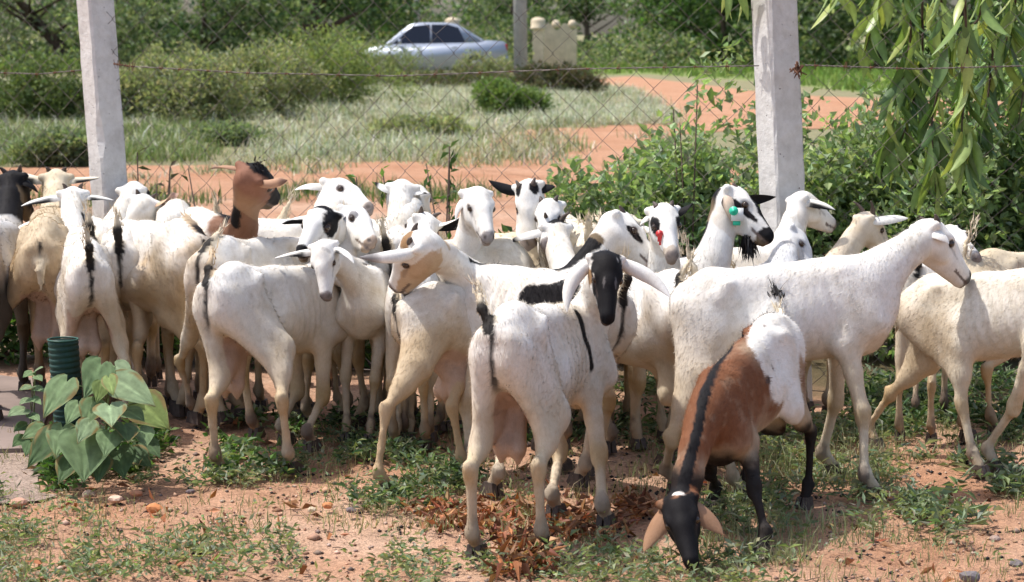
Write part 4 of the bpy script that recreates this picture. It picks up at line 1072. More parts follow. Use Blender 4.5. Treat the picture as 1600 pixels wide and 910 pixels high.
            upn = nrm(np.cross(nrm(ax), np.cross(up + hz * .3 - fh * .6, nrm(ax))))
            lat = np.abs(np.cross(nrm(ax), upn) @ dd.T); mix(sstep(p[1], p[1] * .7, lat + nz2 * .01) * ((dd @ upn) > .01) * (t > p[3]) * (t < 1.15) * (np.linalg.norm(dd, axis=1) < .16 * k), p[2])
        elif p[0] == 'low':                                # lower legs up to a height
            mix(sstep(p[1] + .03, p[1] - .03, zk + nz * .12) * (~inhead) * p[3], p[2])
    for (c, r, colr, *o) in face:                          # patches in head coordinates
        d = np.linalg.norm((hv - c) / np.array(r), axis=1)
        mix(sstep(1.06, .94, d + nz2 * .5 + nz * .2) * (hv[:, 0] > -.09), colr)
    mix(sstep(.196, .206, hv[:, 0] + nz2 * .02) * inhead * .85, nose)
    ml = (hv[:, 0] > .148) * (hv[:, 0] < .225) * inhead * (np.abs(hv[:, 2] + .062) < .0045)
    mix(ml * .9, SKIN)
    for y in (1, -1):
        mix(sstep(.011, .006, np.linalg.norm((hv - [.213, .016 * y, -.036]) * [1, 1, 1.3], axis=1)) * inhead * .9, BLACK)
        tear = np.abs(hv[:, 2] + .020 + (hv[:, 0] - .085) * .25) ; mix(sstep(.007, .002, tear + nz2 * .01) * (hv[:, 0] > .09) * (hv[:, 0] < .135) * (hv[:, 1] * y > .01) * .35 * inhead, SKIN)
    mix(sstep(.17, .215, hv[:, 0] + nz * .05) * inhead * (.35 if sum(nose) > .1 else 0), (.35, .30, .28))
    mix(sstep(.20, .26, nz2) * inhead * .35 * (seed % 3 == 0), SKIN)
    mix(sstep(-.05, -.085, hv[:, 2] + nz * .04) * inhead * .30, TAN)
    mix(sstep(.0185, .0145, sock) * inhead * .85, SKIN)
    # ears
    es = []
    for y in (1, -1):
        es.append((y, hp(.000, .044 * y, -.010)))
    asg = {}
    er = [e for e in ears if e is not None]
    if len(er) == 2:
        p1 = [proj(e[1])[0][0] for e in es]
        asg = {1: er[0], -1: er[1]} if (p1[0] < p1[1]) == (er[0][0] < er[1][0]) else {1: er[1], -1: er[0]}
    elif len(er) == 1:
        p1 = [proj(e[1])[0][0] for e in es]; dp = [abs(p1[i] - er[0][0]) for i in (0, 1)]
        asg = {1 if dp[0] < dp[1] else -1: er[0]}
    allV, allF, allC = [V], [Q], [Cc]; nV = len(V); allF_local = []
    for y, base in es:
        out = nrm(hy * y - hx * .25 + hz * .05)
        EL = .205 * k
        if y in asg:
            e = asg[y]; dd = e[2] if len(e) > 2 else 0.0
            dep = (base - CC) @ CF
            tip = P(e[0], e[1], FPX / (dep + dd))
            if np.linalg.norm(tip - base) < .13 * k and len(e) < 3: tip = solve(base, e[0], e[1], .15 * k, 1 if out @ CF < 0 else -1)
        elif len(er) and len(ears) > len(er): continue
        else: tip = base + nrm(hy * y * .85 + np.array([0, 0, -.55]) - hx * .15 + rng.uniform(-.15, .15, 3)) * EL
        eo = nrm(out + nrm(tip - base) * .6)
        nref = hx * earN[0] + hy * y * earN[1] + hz * earN[2] + np.array([0, 0, -.15])
        eV, eF, inn, et, rz = ear_mesh(base - out * .012, tip, eo, nref, earW * k, k, earO)
        if sum(ear_col[1]) < .3: inn = np.maximum(inn, sstep(-.12, -.34, rz) * sstep(.12, .3, et))
        ec = np.array(ear_col[0])[None] * (1 - inn[:, None]) + np.array(ear_col[1])[None] * inn[:, None]
        if y in asg and len(asg[y]) > 3: ec = np.array(asg[y][3][0])[None] * (1 - inn[:, None]) + np.array(asg[y][3][1])[None] * inn[:, None]
        elif len(ear_col) > 2:
            m_ = sstep(.62, .8, et)[:, None]; ec = ec * (1 - m_) + np.array(ear_col[2]) * m_
        allF_local.append(eF); allV.append(eV); allF.append(eF + nV); allC.append(ec); nV += len(eV)
    V = np.concatenate(allV); Cc = np.clip(np.concatenate(allC), 0.005, 1)
    # short coat: thin hairs lying along the body, part of the same surface
    nh = 23000 if fine else 8000
    fa_ = np.linalg.norm(fn, axis=1); fi = rng.choice(len(Q), nh, p=fa_ / fa_.sum()); q_ = Q[fi]
    uv = rng.uniform(0, 1, (nh, 2)); w4 = np.stack([(1 - uv[:, 0]) * (1 - uv[:, 1]), uv[:, 0] * (1 - uv[:, 1]), uv[:, 0] * uv[:, 1], (1 - uv[:, 0]) * uv[:, 1]], 1)[:, :, None]
    vnu = nrm_rows(vn); p_ = (V[q_] * w4).sum(1); n_ = nrm_rows((vnu[q_] * w4).sum(1)); c_ = (Cc[q_] * w4).sum(1); hd = inhead[q_[:, 0]]; lg = (zk[q_[:, 0]] < .40) & ~hd; bx = bv[q_[:, 0], 0]
    fl = np.where(hd[:, None], -hx, np.where(lg[:, None], np.array([0, 0, -1.0]), np.where((bx > .27)[:, None], nrm(N0 - poll) , -fwd * .9 - np.array([0, 0, .55]))))
    fl = nrm_rows(fl - n_ * (fl * n_).sum(1)[:, None] + rng.normal(0, .22, (nh, 3)))
    d_ = nrm_rows(fl + n_ * rng.uniform(.06, .30, nh)[:, None]); ln = np.where(hd, .008, np.where(lg, .010, .017)) * rng.uniform(.6, 1.35, nh) * k
    sd = nrm_rows(np.cross(n_, d_)) * (.0006 + .0004 * (~hd))[:, None] * (1 if fine else 1.35)
    hv3 = np.stack([p_ + sd - n_ * .0004, p_ - sd - n_ * .0004, p_ + d_ * ln[:, None]], 1).reshape(-1, 3)
    hn = nrm_rows(n_ + rng.normal(0, .11, (nh, 3))); hc = c_ * (1 + rng.normal(0, .06, (nh, 1))) * (1 + np.array([.0, -.01, -.03]) * rng.uniform(0, 1.6, (nh, 1)))
    nb1 = len(V); V = np.concatenate([V, hv3]); Cc = np.clip(np.concatenate([Cc, np.repeat(hc, 3, 0)]), .004, 1)
    NN = np.concatenate([vnu] + [vert_normals(v, q) for v, q in zip(allV[1:], allF_local)] + [np.repeat(hn, 3, 0)])
    me = mesh_np('goat', V - org, [np.concatenate(allF), nb1 + np.arange(nh * 3).reshape(-1, 3)], M_COAT, Cc)
    if len(NN) == len(me.vertices): me.normals_split_custom_set_from_vertices(NN.astype(np.float32))
    o = link('goat', me, None, org)
    tag(o, label, 'goat', GOATS)
    O = Vector(org)
    yaw = math.atan2(fh[1], fh[0])
    for nm, F in FT.items():
        h = link('hoof', HOOF, o, Vector(F) - O); h.rotation_euler = (0, 0, yaw + rng.uniform(-.15, .15)); h.scale = (1.02 * k,) * 3
    if eyes:
        for y in (1, -1): e = link('eye', EYE, o, Vector(hp(.081, .0400 * y, -.0135)) - O); e.scale = (hs * .95,) * 3
    if horn:
        for y in (1, -1):
            t = np.linspace(0, 1, 6)[:, None]
            b0, dv = hp(.012, .024 * y, .016), (-hx * .75 + hz * .6 + hy * y * .35)
            pts = b0 + nrm(dv) * t * horn * k * 1.3 - hz * (t ** 2) * horn * .45 * k
            mb = MB(); mb.tube(pts - org, np.linspace(.0135, .003, 6) * k, 8); mb.build('horn', M_HORN, o)
    o['_frame'] = 0
    del o['_frame']
    if tail != 'down':                                     # hair fringe of the tail
        tn = 46; V2 = []; ax = tl - tail_base
        for i in range(tn):
            p = tail_base + ax * rng.uniform(.30, 1.0) + left * rng.uniform(-.017, .017) * k + rng.normal(0, .003, 3); dv = nrm(nrm(ax) + rng.normal(0, .22, 3)); w_ = nrm(np.cross(dv, rng.normal(0, 1, 3))) * .0028
            V2 += [p - w_, p + w_, p + dv * rng.uniform(.025, .05) * k]
        tcol = M_TAILC if tail_col in (CREAM, WHITE) else M_TAILT
        link('tail_hair', mesh_np('tail_hair', np.array(V2) - org, np.arange(tn * 3).reshape(-1, 3), tcol), o)
    return dict(o=o, V0=allV[0], hp=hp, b=b, k=k, O=O, A3=A3, B3=B3, poll=poll, hx=hx, hy=hy, hz=hz, fh=fh, tl=tl, tb=tail_base, V=V[:nb1], PX=PX, PY=PY)

def hair_tuft(name, g, base, d, n, L, w, mat, spread=.3, seed=1):
    """a tuft of hair strands (thin tapered blades) growing from a goat"""
    r = np.random.default_rng(seed); V = []; F = []
    for i in range(n):
        p = base + r.normal(0, w, 3); dv = nrm(d + r.normal(0, spread, 3)); l = L * r.uniform(.6, 1)
        s_ = nrm(np.cross(dv, r.normal(0, 1, 3))) * .0035
        q = len(V); V += [p - s_, p + s_, p + dv * l * .55 + s_ * .7, p + dv * l * .55 - s_ * .7, p + dv * l + np.array([0, 0, -.08 * l])]
        F.append([q, q + 1, q + 2, q + 3]); F.append([q + 3, q + 2, q + 4, q + 4])
    V = np.array(V); F = np.array(F); me = mesh_np(name, V - np.array(g['O']), [F[::2], F[1::2, :3]], mat)
    return link(name, me, g['o'])
# ------------------------------------------------------------------ the herd (pixels are those of the photograph)
W_, Bk = WHITE, BLACK
BLAZE = [((.06, 0, .0), (.06, .05, .035), BLACK)]
g_E = goat('white goat with a black face turned back at the viewer and long white ears', (800, 476), (912, 476), 532, -1,
  ((948, 402), 1, (955, 492), 1), dict(hl=(745, 874), hr=(852, 868), fr=(946, 826), fl=(868, 810)), ears=[(886, 488, -.03), (1047, 465, -.02)], ear_col=(W_, PINK), earW=.033, earN=(-.5, -.3, -.6), headL=.212,
  face=[((.075, 0, -.008), (.17, .052, .062), Bk), ((.03, .022, .015), (.02, .012, .012), (.35, .33, .32)), ((.10, .018, .0), (.03, .006, .02), (.12, .11, .11)), ((.10, -.018, .0), (.03, .006, .02), (.12, .11, .11)), ((.19, 0, -.05), (.05, .05, .05), Bk), ((.045, 0, .022), (.010, .022, .012), (.6, .55, .5)), ((.05, .05, -.045), (.03, .02, .03), DTAN), ((.05, -.05, -.045), (.03, .02, .03), DTAN)],
  paint=[('px', [(903, 492), (915, 525), (924, 572)], .022, Bk)], tail=(743, 440), udder=.85, nose=Bk, fine=True, legs=TAN, legamt=.75, horn=.0, fatness=.82, seed=1)
goat('slender white goat in front at left with raised tan tail, seen side on from behind', (362, 413), (508, 418), 448, -1,
  ((552, 333), -1, (593, 367), 1), dict(hl=(345, 744), hr=(458, 740), fr=(487, 706), fl=(447, 696)), ears=[None, (528, 362)], tail=(333, 388), tail_col=TAN, udder=.9, fine=True, horn=0, seed=2,
  face=[((.08, .045, .0), (.022, .015, .02), GREY), ((.08, -.045, .0), (.022, .015, .02), GREY)], nose=DTAN)
goat('young white goat facing the viewer with one front leg bent and black ear undersides', (606, 420), (566, 416), 398, 1,
  ((504, 383), 1, (503, 461), 1), dict(fr=(540, 690), fl=(577, 694), hl=(619, 697), hr=(640, 690)), kn=dict(fr=(540, 588)), ears=[(428, 404), (553, 412)], ear_col=(W_, Bk), fine=True, horn=0, seed=3,
  face=[((.21, 0, -.045), (.025, .03, .025), GREY)])
goat('white goat facing left with tan jaw and long drooping ear reaching past its nose', (928, 428), (752, 412), 482, -1,
  ((655, 372), 1, (598, 440), -1), dict(fl=(725, 742), fr=(770, 775), hl=(905, 760), hr=(925, 742)), ears=[(562, 402, -.02), (640, 470)][:1] + [None], ear_col=(W_, PINK, GREY), earW=.030, fine=True, horn=.03, seed=4, neckL=.36, headL=.245,
  face=[((.09, .03, -.065), (.11, .05, .045), (.52, .385, .26)), ((.09, -.03, -.065), (.11, .05, .045), (.52, .385, .26)), ((.03, 0, .02), (.03, .04, .02), DTAN)], nose=SKIN,
  paint=[('px', [(822, 468), (860, 458), (895, 462)], .045, Bk), ('px', [(735, 406), (765, 412), (802, 414)], .012, Bk)])
g_21 = goat('tan rumped goat with black mane and a black and white striped face looking right', (668, 446), (885, 420), 456, -1,
  ((962, 338), -1, (1040, 402), 1), dict(hr=(604, 772), hl=(733, 744), fr=(880, 735), fl=(850, 725)), hk=dict(hr=(603, 641)), ears=[(955, 378), None], ear_col=(W_, PINK), fine=True, rump=.55, legs=TAN, legamt=.8, udder=.8, horn=.03, seed=5, sB=442, tail=(622, 445),
  face=[((.055, 0, .018), (.045, .026, .018), Bk), ((.12, .0, -.005), (.03, .022, .022), Bk), ((.095, .04, -.022), (.05, .018, .013), Bk), ((.095, -.04, -.022), (.05, .018, .013), Bk), ((.205, 0, -.055), (.03, .04, .035), PINK)], nose=SKIN,
  paint=[('px', [(925, 378), (880, 402), (815, 416)], .045, Bk), ('px', [(850, 460), (890, 455)], .06, Bk)])
goat('white billy with curled white tail and hanging scrotum, half hidden behind the black face', (1056, 425), (905, 425), 462, -1,
  ((868, 352), -1, (836, 398), -1), dict(hl=(1040, 730), hr=(1070, 715)), ears=[(794, 379), None], ear_col=(W_, GREY, Bk), tail=(1066, 372), tail_col=CREAM, scrotum=1.0, horn=.05, seed=6, rump=.1, stripe=False,
  face=[((.01, 0, .015), (.06, .05, .03), Bk)])
goat('large white goat standing side on, head up and facing right over the herd', (1102, 424), (1345, 398), 474, 1,
  ((1448, 352), -1, (1522, 422), -1), dict(hl=(1160, 785), hr=(1056, 772), fr=(1366, 782), fl=(1299, 745)), ears=[(1483, 381, -.03), None], hk=dict(hr=(1050, 686)), ear_col=(W_, PINK), fine=True, horn=.03, tail=(1083, 395), seed=7, nose=Bk,
  legs=CREAM, legamt=.8, sB=474)
g_24 = goat('brown goat with white rump patch and black back stripe, head down grazing', (1204, 492), (1112, 590), 492, 1,
  ((1058, 780), (548,), (1078, 872), 1), dict(hl=(1257, 796), hr=(1160, 785), fl=(1190, 874), fr=(1113, 800)), ears=[(1006, 862, -.02), (1130, 836, -.02)], ear_col=((.33, .19, .115), (.40, .27, .19)), earW=.056, earO=.16, earN=(0, -.3, -1), fine=True, coat=BROWN, legs=BROWN, legamt=.2, k=.90, horn=.0, seed=8,
  tail=(1212, 446), tail_col=CREAM, stripe=False, scrotum=.8, nose=Bk,
  paint=[('x', -.7, -.23, .52, .80, W_, 1.0), ('px', [(1150, 585), (1180, 590)], .02, BROWN), ('px', [(1222, 650)], .012, BROWN), ('px', [(1228, 610)], .008, BROWN), ('px', [(1235, 660), (1222, 672)], .012, BROWN), ('px', [(1205, 640)], .016, BROWN), ('px', [(1238, 640)], .014, BROWN), ('px', [(1222, 500), (1196, 545), (1225, 575)], .088, W_), ('px', [(1232, 530), (1240, 590), (1243, 650)], .06, W_), ('px', [(1182, 492), (1150, 520), (1122, 556)], .018, (.6, .5, .4)), ('px', [(1188, 545), (1215, 610), (1238, 570)], .05, W_), ('px', [(1218, 640), (1240, 610)], .032, W_),
         ('px', [(1200, 486), (1160, 522), (1128, 562), (1102, 615), (1092, 670), (1078, 720), (1065, 765)], .020, Bk), ('low', .30, Bk, .95),
         ('px', [(1195, 510)], .011, SKIN), ('px', [(1207, 575)], .010, SKIN), ('px', [(1199, 595)], .011, SKIN)],
  face=[((.09, 0, -.03), (.15, .08, .075), Bk), ((.006, .008, .024), (.012, .02, .012), (.6, .55, .5))], neckL=.46)
goat('cream white goat walking off at right edge with its head out of view', (1452, 432), (1660, 416), 442, 1,
  ((1745, 330), -1, (1810, 380), 1), dict(hl=(1366, 702), hr=(1530, 745), fr=(1552, 738), fl=(1690, 720)), hk=dict(hl=(1392, 615)), coat=(.72, .67, .58), rump=.2, legs=CREAM, legamt=.8, tail='down', fine=True, seed=9)
goat('cream goat with upright curled tail behind the walking goat at right edge', (1545, 392), (1720, 392), 414, -1,
  ((1790, 310), -1, (1850, 350), 1), dict(hl=(1512, 690), hr=(1556, 682)), coat=CREAM, tail=(1524, 334), tail_col=CREAM, legs=TAN, legamt=.8, stripe=False, seed=10)
g_27 = goat('white goat with black and white striped face, black beard and green ear tag', (900, 410), (1085, 402), 418, 1,
  ((1140, 300), -1, (1219, 362), 1), {}, ears=[(1150, 356, -.03), (1212, 308, .10, (Bk, Bk))], ear_col=((.6, .48, .38), Bk), horn=.02, sB=424, seed=11, nose=Bk, headL=.262,
  face=[((.10, 0, .008), (.14, .026, .034), Bk), ((.11, .036, -.012), (.11, .022, .011), W_), ((.11, -.036, -.012), (.11, .022, .011), W_), ((.10, .045, -.03), (.09, .02, .013), Bk), ((.10, -.045, -.03), (.09, .02, .013), Bk), ((.2, 0, -.05), (.035, .04, .04), Bk)],
  paint=[('mane', .035, Bk, .1)])
goat('pure white goat head in front of the fence post with ear showing black inside', (1090, 392), (1195, 385), 392, 1,
  ((1247, 308), -1, (1308, 338), -1), {}, ears=[(1305, 328, -.03), None], ear_col=(W_, Bk), horn=0, sB=394, seed=12)
goat('grey white goat with long hanging ear, head low below the black bearded muzzle', (1120, 425), (1195, 415), 412, 1,
  ((1240, 362), -1, (1283, 430), 1), {}, ears=[(1226, 425, -.02), None], ear_col=((.62, .62, .62), GREY), coat=(.60, .60, .60), horn=.0, sB=418, seed=13, nose=(.4, .38, .38), earW=.032)
goat('cream goat looking away right with white ear and short brown horns', (1180, 420), (1290, 408), 412, -1,
  ((1352, 338), -1, (1400, 388), -1), {}, ears=[(1419, 341, .0), None], ear_col=(W_, PINK), coat=(.66, .57, .46), horn=.075, seed=14)
goat('white goat peeking out behind the large white goat, only a black lined ear showing', (1440, 395), (1462, 385), 420, -1,
  ((1478, 360), 1, (1530, 392), 1), {}, ears=[(1516, 364, 0), None], ear_col=(W_, Bk), horn=0, seed=15, k=.85)
g_31 = goat('white goat with black eye patches, black ears and a red ear tag, head lowered', (1020, 395), (1030, 398), 428, 1,
  ((1036, 326), 1, (1053, 390), 1), {}, ears=[(1083, 317, .0, (Bk, Bk)), (1000, 352, .0)], ear_col=(W_, Bk), horn=.025, seed=16, k=.95, neckL=.3, sB=432,
  face=[((.085, .045, -.01), (.04, .025, .03), Bk), ((.085, -.045, -.01), (.04, .025, .03), Bk), ((.2, 0, -.05), (.04, .04, .04), (.45, .38, .3))])
goat('white goat with jet black ears facing the viewer straight on at the back', (838, 372), (832, 372), 402, 1,
  ((824, 290), 1, (829, 376), 1), {}, ears=[(763, 281, 0), (868, 292, 0)], ear_col=(Bk, Bk), horn=.03, seed=17, k=.95, sB=406, neckL=.3,
  face=[((.02, .03, .02), (.03, .02, .02), Bk), ((.02, -.03, .02), (.03, .02, .02), Bk), ((.07, -.045, -.03), (.035, .02, .03), Bk), ((.21, 0, -.05), (.03, .035, .03), CREAM)])
goat('white goat with a dark grey nose looking right between its herd mates', (700, 385), (718, 380), 405, 1,
  ((745, 300), 1, (769, 360), 1), {}, ears=[(712, 345, .0), None], ear_col=(W_, PINK), horn=0, seed=18, neckL=.33, sB=411, nose=GREY,
  face=[((.21, 0, -.045), (.025, .03, .025), GREY)])
goat('white goat facing away with one ear pointing right, dark underneath', (640, 425), (650, 408), 432, -1,
  ((668, 342), -1, (625, 372), -1), {}, ears=[(752, 331, .0), None], ear_col=(W_, Bk), horn=.04, seed=19, k=.95, sB=424)
goat('white goat at the back facing away with two dark ear tips', (612, 372), (618, 362), 408, -1,
  ((629, 290), -1, (622, 330), -1), {}, ears=[(668, 302, .0), (586, 285, .0)], ear_col=(W_, GREY, Bk), horn=0, seed=20, sB=402)
goat('white goat at the back in profile facing right with upright pale ears', (380, 345), (472, 345), 398, 1,
  ((522, 292), -1, (590, 313), 1), {}, ears=[(460, 297, .0), (495, 304, -.05)], ear_col=(W_, GREY), horn=0, seed=21, sB=400)
goat('white goat with large black patch over its eye, head turned left', (620, 365), (552, 352), 398, 1,
  ((507, 332), 1, (466, 380), 1), {}, ears=[(440, 350, .0), None], ear_col=(W_, Bk), horn=0, seed=22, nose=Bk, sB=405, neckL=.3,
  face=[((.055, .05, -.01), (.05, .04, .045), Bk), ((.02, .0, .01), (.03, .04, .03), Bk), ((.212, 0, -.045), (.028, .035, .03), Bk)])
goat('white goat side on with tail arched over its rump, behind the slender white goat', (345, 372), (480, 372), 430, -1,
  ((512, 395), 1, (560, 425), 1), dict(hl=(305, 660), hr=(400, 686)), tail=(348, 352), tail_col=CREAM, horn=0, seed=23, rump=.2, k=.98)
goat('cream goat with its short tail cocked up, behind the arched tail goat', (440, 344), (500, 346), 390, -1,
  ((520, 330), -1, (560, 352), -1), {}, coat=(.70, .63, .50), tail=(458, 303), tail_col=CREAM, stripe=False, horn=0, seed=24)
g_9 = goat('white bodied goat with brown neck and head and a black mane, facing right', (306, 328), (362, 342), 394, 1,
  ((393, 268), 1, (444, 298), -1), {}, ears=[(327, 264, .0), (449, 282, -.03)], ear_col=((.42, .25, .16), (.42, .27, .2), (.2, .12, .09)), horn=.0, tail='down', stripe=False, sB=402, seed=25, nose=Bk, earW=.024, neckL=.40, nW=.70, headL=.225,
  paint=[('neck', .14, (.21, .11, .07), 1.0), ('mane', .03, Bk, .1), ('px', [(372, 285), (368, 320), (366, 350)], .026, Bk)], face=[((.10, 0, -.03), (.2, .1, .1), (.23, .11, .07)), ((.20, 0, -.04), (.055, .05, .05), Bk), ((.06, 0, .02), (.09, .045, .03), Bk), ((.19, 0, -.03), (.075, .06, .06), Bk)])
goat('big white goat broadside at left with a stained thigh and black striped tail', (286, 346), (160, 344), 404, -1,
  ((95, 330), -1, (60, 360), -1), dict(hl=(310, 662), hr=(283, 650)), tail=(290, 335), tail_col=TAN, rump=.62, seed=26, fine=True, horn=0, fatness=1.1)
goat('white goat seen from straight behind at left, dark ears spread level', (136, 378), (113, 352), 412, -1,
  ((114, 300), -1, (116, 345), -1), dict(hl=(112, 668), hr=(196, 672)), ears=[(33, 322, .02), (178, 313, .02)], ear_col=(W_, Bk), udder=.85, tail=(134, 352), tail_col=CREAM, horn=.035, seed=27, fine=True, k=.98,
  paint=[('px', [(138, 345)], .05, Bk)])
goat('tan goat with swollen udder seen from behind near left edge, ears out sideways', (66, 345), (82, 322), 398, -1,
  ((88, 274), -1, (92, 310), -1), dict(hl=(-12, 640), hr=(92, 650)), ears=[(15, 268, .02), (156, 277, .02)], ear_col=((.7, .63, .5), Bk), coat=(.52, .42, .29), udder=.9, tail='down', horn=.03, seed=28, rump=.3, legs=DTAN, fine=True,
  paint=[('neck', .2, CREAM, 1.0)])
goat('dark headed grey goat cut off by the left edge with pink ear lining', (-45, 352), (5, 345), 402, -1,
  ((18, 275), -1, (48, 322), -1), {}, ears=[(60, 302, .0), None], ear_col=(Bk, PINK), coat=(.50, .49, .48), horn=.04, seed=29, legs=SKIN, legamt=.9,
  paint=[('neck', .35, Bk, 1.0), ('low', .5, BLACK, .8)], face=[((.08, 0, -.03), (.18, .1, .1), Bk)])
goat('white goat beside the left fence post looking away with black eye ring', (150, 350), (172, 345), 388, -1,
  ((206, 294), -1, (236, 320), -1), {}, ears=[(190, 330, .0), None], ear_col=(W_, PINK), horn=0, seed=30,
  face=[((.07, .045, -.01), (.04, .02, .03), Bk), ((.07, -.045, -.01), (.04, .02, .03), Bk)])
goat('white goat with a long tan ear stretched right, near the left fence post', (190, 355), (205, 350), 394, -1,
  ((226, 312), 1, (218, 362), -1), {}, ears=[(280, 303, .0), None], ear_col=((.55, .38, .25), PINK), horn=.03, seed=31, neckL=.3,
  face=[((.03, .03, .02), (.03, .02, .02), Bk)])
goat('white goat at the back behind the broadside goat, only its rump top visible', (276, 313), (262, 330), 380, -1,
  ((250, 345), -1, (235, 372), -1), {}, horn=0, seed=32, k=.9, tail='down', stripe=False)
goat('white goat with an upright cream tail in the middle of the back row', (918, 352), (900, 348), 408, -1,
  ((885, 345), -1, (870, 372), -1), {}, coat=(.72, .66, .55), tail=(918, 336), tail_col=CREAM, stripe=False, horn=0, seed=33)
goat('pale goat in the back row with a yellowish raised tail tip', (955, 355), (965, 350), 402, -1,
  ((980, 345), -1, (990, 375), -1), {}, coat=(.70, .64, .52), tail=(930, 332), tail_col=CREAM, stripe=False, horn=0, seed=34)

goat('white goat with jet black drooping ear half hidden right of the straight on goat', (905, 372), (880, 366), 398, 1,
  ((858, 318), 1, (850, 372), 1), {}, ears=[(884, 348, .0), None], ear_col=(W_, Bk), horn=.03, seed=41, k=.92, sB=401, neckL=.3)
goat('white goat filling the second row, only its pale back showing above the tan jawed goat', (795, 374), (690, 376), 417, -1,
  ((640, 402), -1, (600, 440), -1), {}, horn=0, seed=42, k=.93, tail='down', stripe=False, coat=(.70, .64, .53), sB=414)
goat('cream backed goat filling the second row below the straight on goat', (885, 362), (790, 364), 411, -1,
  ((780, 395), -1, (760, 440), -1), {}, horn=0, seed=43, k=.9, tail=(905, 340), stripe=False, coat=(.68, .58, .42), sB=408)
goat('white goat with a thick neck looking away behind the profile goat, chin raised', (560, 352), (600, 345), 396, -1,
  ((648, 300), -1, (668, 318), -1), {}, ears=[(612, 322, .0), None], ear_col=(W_, Bk), horn=0, seed=44, k=.95, sB=398, nose=Bk)
# tags, beard, tail tip
def ear_tag(g, px, py, mat, sc_=1.0):
    V, PX, PY = g['V'], g['PX'], g['PY']
    d = (proj(V)[0] - px) ** 2 + (proj(V)[1] - py) ** 2
    p = V[np.argmin(d + proj(V)[2] * 40)] - CF * .020
    t = empty('ear_tag', Vector(p) - g['O']); t.parent = g['o']
    t.rotation_euler = Vector((-.25, -1, .12)).to_track_quat('Z', 'Y').to_euler()
    mb = MB(); n = 14
    mb.tube([(0, 0, 0), (0, 0, .006)], .016 * sc_, n); mb.build('button', mat, t)
    m2 = MB(); m2.tube([(0, 0, .006), (0, 0, .010)], .006 * sc_, 8); m2.build('stud', mat, t)
    m3 = MB(); m3.box((.012 * sc_, -.012 * sc_, -.004), (.042 * sc_, .046 * sc_, .003)); m3.build('plate', M_TAGW if mat is M_TAGG else mat, t)
    m4 = MB(); m4.box((.010 * sc_, -.040 * sc_, -.008), (.026 * sc_, .020 * sc_, .003)); m4.build('flap', mat, t)
ear_tag(g_27, 1146, 331, M_TAGG, 1.05)
ear_tag(g_31, 1030, 366, M_TAGR, .8)
hair_tuft('beard', g_27, g_27['hp'](.155, 0, -.085), np.array([0, 0, -1.0]) + g_27['hx'] * .1, 160, .085, .010, M_HAIR, .18)
hair_tuft('tail_tuft', g_24, g_24['tl'] + (g_24['tb'] - g_24['tl']) * .25, nrm(g_24['tl'] - g_24['tb']), 160, .07, .008, M_HAIR, .25)
hair_tuft('topknot', g_9, g_9['hp'](.02, 0, .02), -g_9['hx'] * .6 + g_9['hz'] * .5, 140, .022, .016, M_HAIR, .5)
# ------------------------------------------------------------------ small things on the near ground
BLUEG = [(.18, .23, .14), (.22, .275, .175), (.14, .185, .105), (.27, .31, .21), (.19, .24, .115)]
def weeds(label, pix, n, nl, Lr, Wr, cols, seed, clump=3.0, thr=.48, up=.55, zj=.05):
    pts = scatter(pix, n, seed)
    keep = fbm(np.c_[pts, np.zeros(n)], clump, seed, 3) + np.random.default_rng(seed).normal(0, .03, n) > thr; pts = pts[keep]
    r = np.random.default_rng(seed + 1); m = len(pts) * nl
    C = np.repeat(np.c_[pts, np.zeros(len(pts))], nl, 0); C[:, :2] += r.normal(0, .014, (m, 2)); C[:, 2] = np.abs(r.normal(0, zj, m)) * .6
    az = r.uniform(0, 6.283, m); D = np.stack([np.cos(az), np.sin(az), np.abs(r.normal(0, up, m))], 1)
    o = link('weeds', leaves_mesh('weeds', C, D, Lr, Wr, palette(m, cols, seed + 2, .22), M_LEAF, .35, seed)); tag(o, label, 'weeds', kind='stuff')
weeds('leafy weeds under the slender white goat', [(325, 655), (470, 650), (480, 750), (330, 750)], 200, 8, (.020, .05), (.012, .024), GREEN + BLUEG, 201, 4, .52)
weeds('dense dark weeds before the feet of the middle goats', [(455, 660), (750, 640), (750, 790), (560, 800), (470, 740)], 850, 8, (.018, .048), (.007, .015), BLUEG + DEEP, 202, 4, .49)
weeds('weeds behind the legs of the black faced goat', [(740, 610), (1060, 600), (1060, 770), (740, 790)], 900, 7, (.02, .05), (.007, .015), BLUEG + DEEP, 203, 3, .48)
weeds('weeds round the legs of the grazing and large white goats', [(1060, 640), (1420, 650), (1420, 800), (1300, 850), (1060, 830)], 1000, 7, (.02, .05), (.006, .013), BLUEG + OLIVE, 204, 3, .49)
weeds('patch of blue green weeds on the bare soil at lower left', [(200, 745), (470, 745), (470, 905), (60, 915), (220, 800)], 600, 7, (.014, .036), (.006, .013), BLUEG + OLIVE, 205, 3.2, .545)
weeds('weeds along the bottom edge of the frame', [(480, 850), (1060, 860), (1260, 830), (1260, 925), (480, 925)], 520, 7, (.015, .040), (.006, .013), BLUEG + OLIVE, 206, 3.5, .53)
weeds('weed rosettes on the soil at right', [(1390, 720), (1640, 700), (1640, 860), (1420, 840)], 420, 9, (.025, .065), (.009, .017), BLUEG, 207, 3, .55)
weeds('ground cover around the big leaved plant', [(50, 690), (265, 680), (262, 750), (80, 770)], 420, 8, (.018, .05), (.012, .025), GREEN + DEEP, 208, 5, .42)
weeds('low weeds at the bottom left corner', [(-40, 760), (150, 800), (150, 925), (-40, 925)], 500, 7, (.015, .04), (.005, .010), OLIVE + BLUEG, 209, 3, .51)
weeds('sparse weeds scattered over the bare soil', [(-40, 690), (1640, 690), (1640, 925), (-40, 925)], 900, 6, (.010, .03), (.005, .011), BLUEG + OLIVE, 210, 1.8, .60)
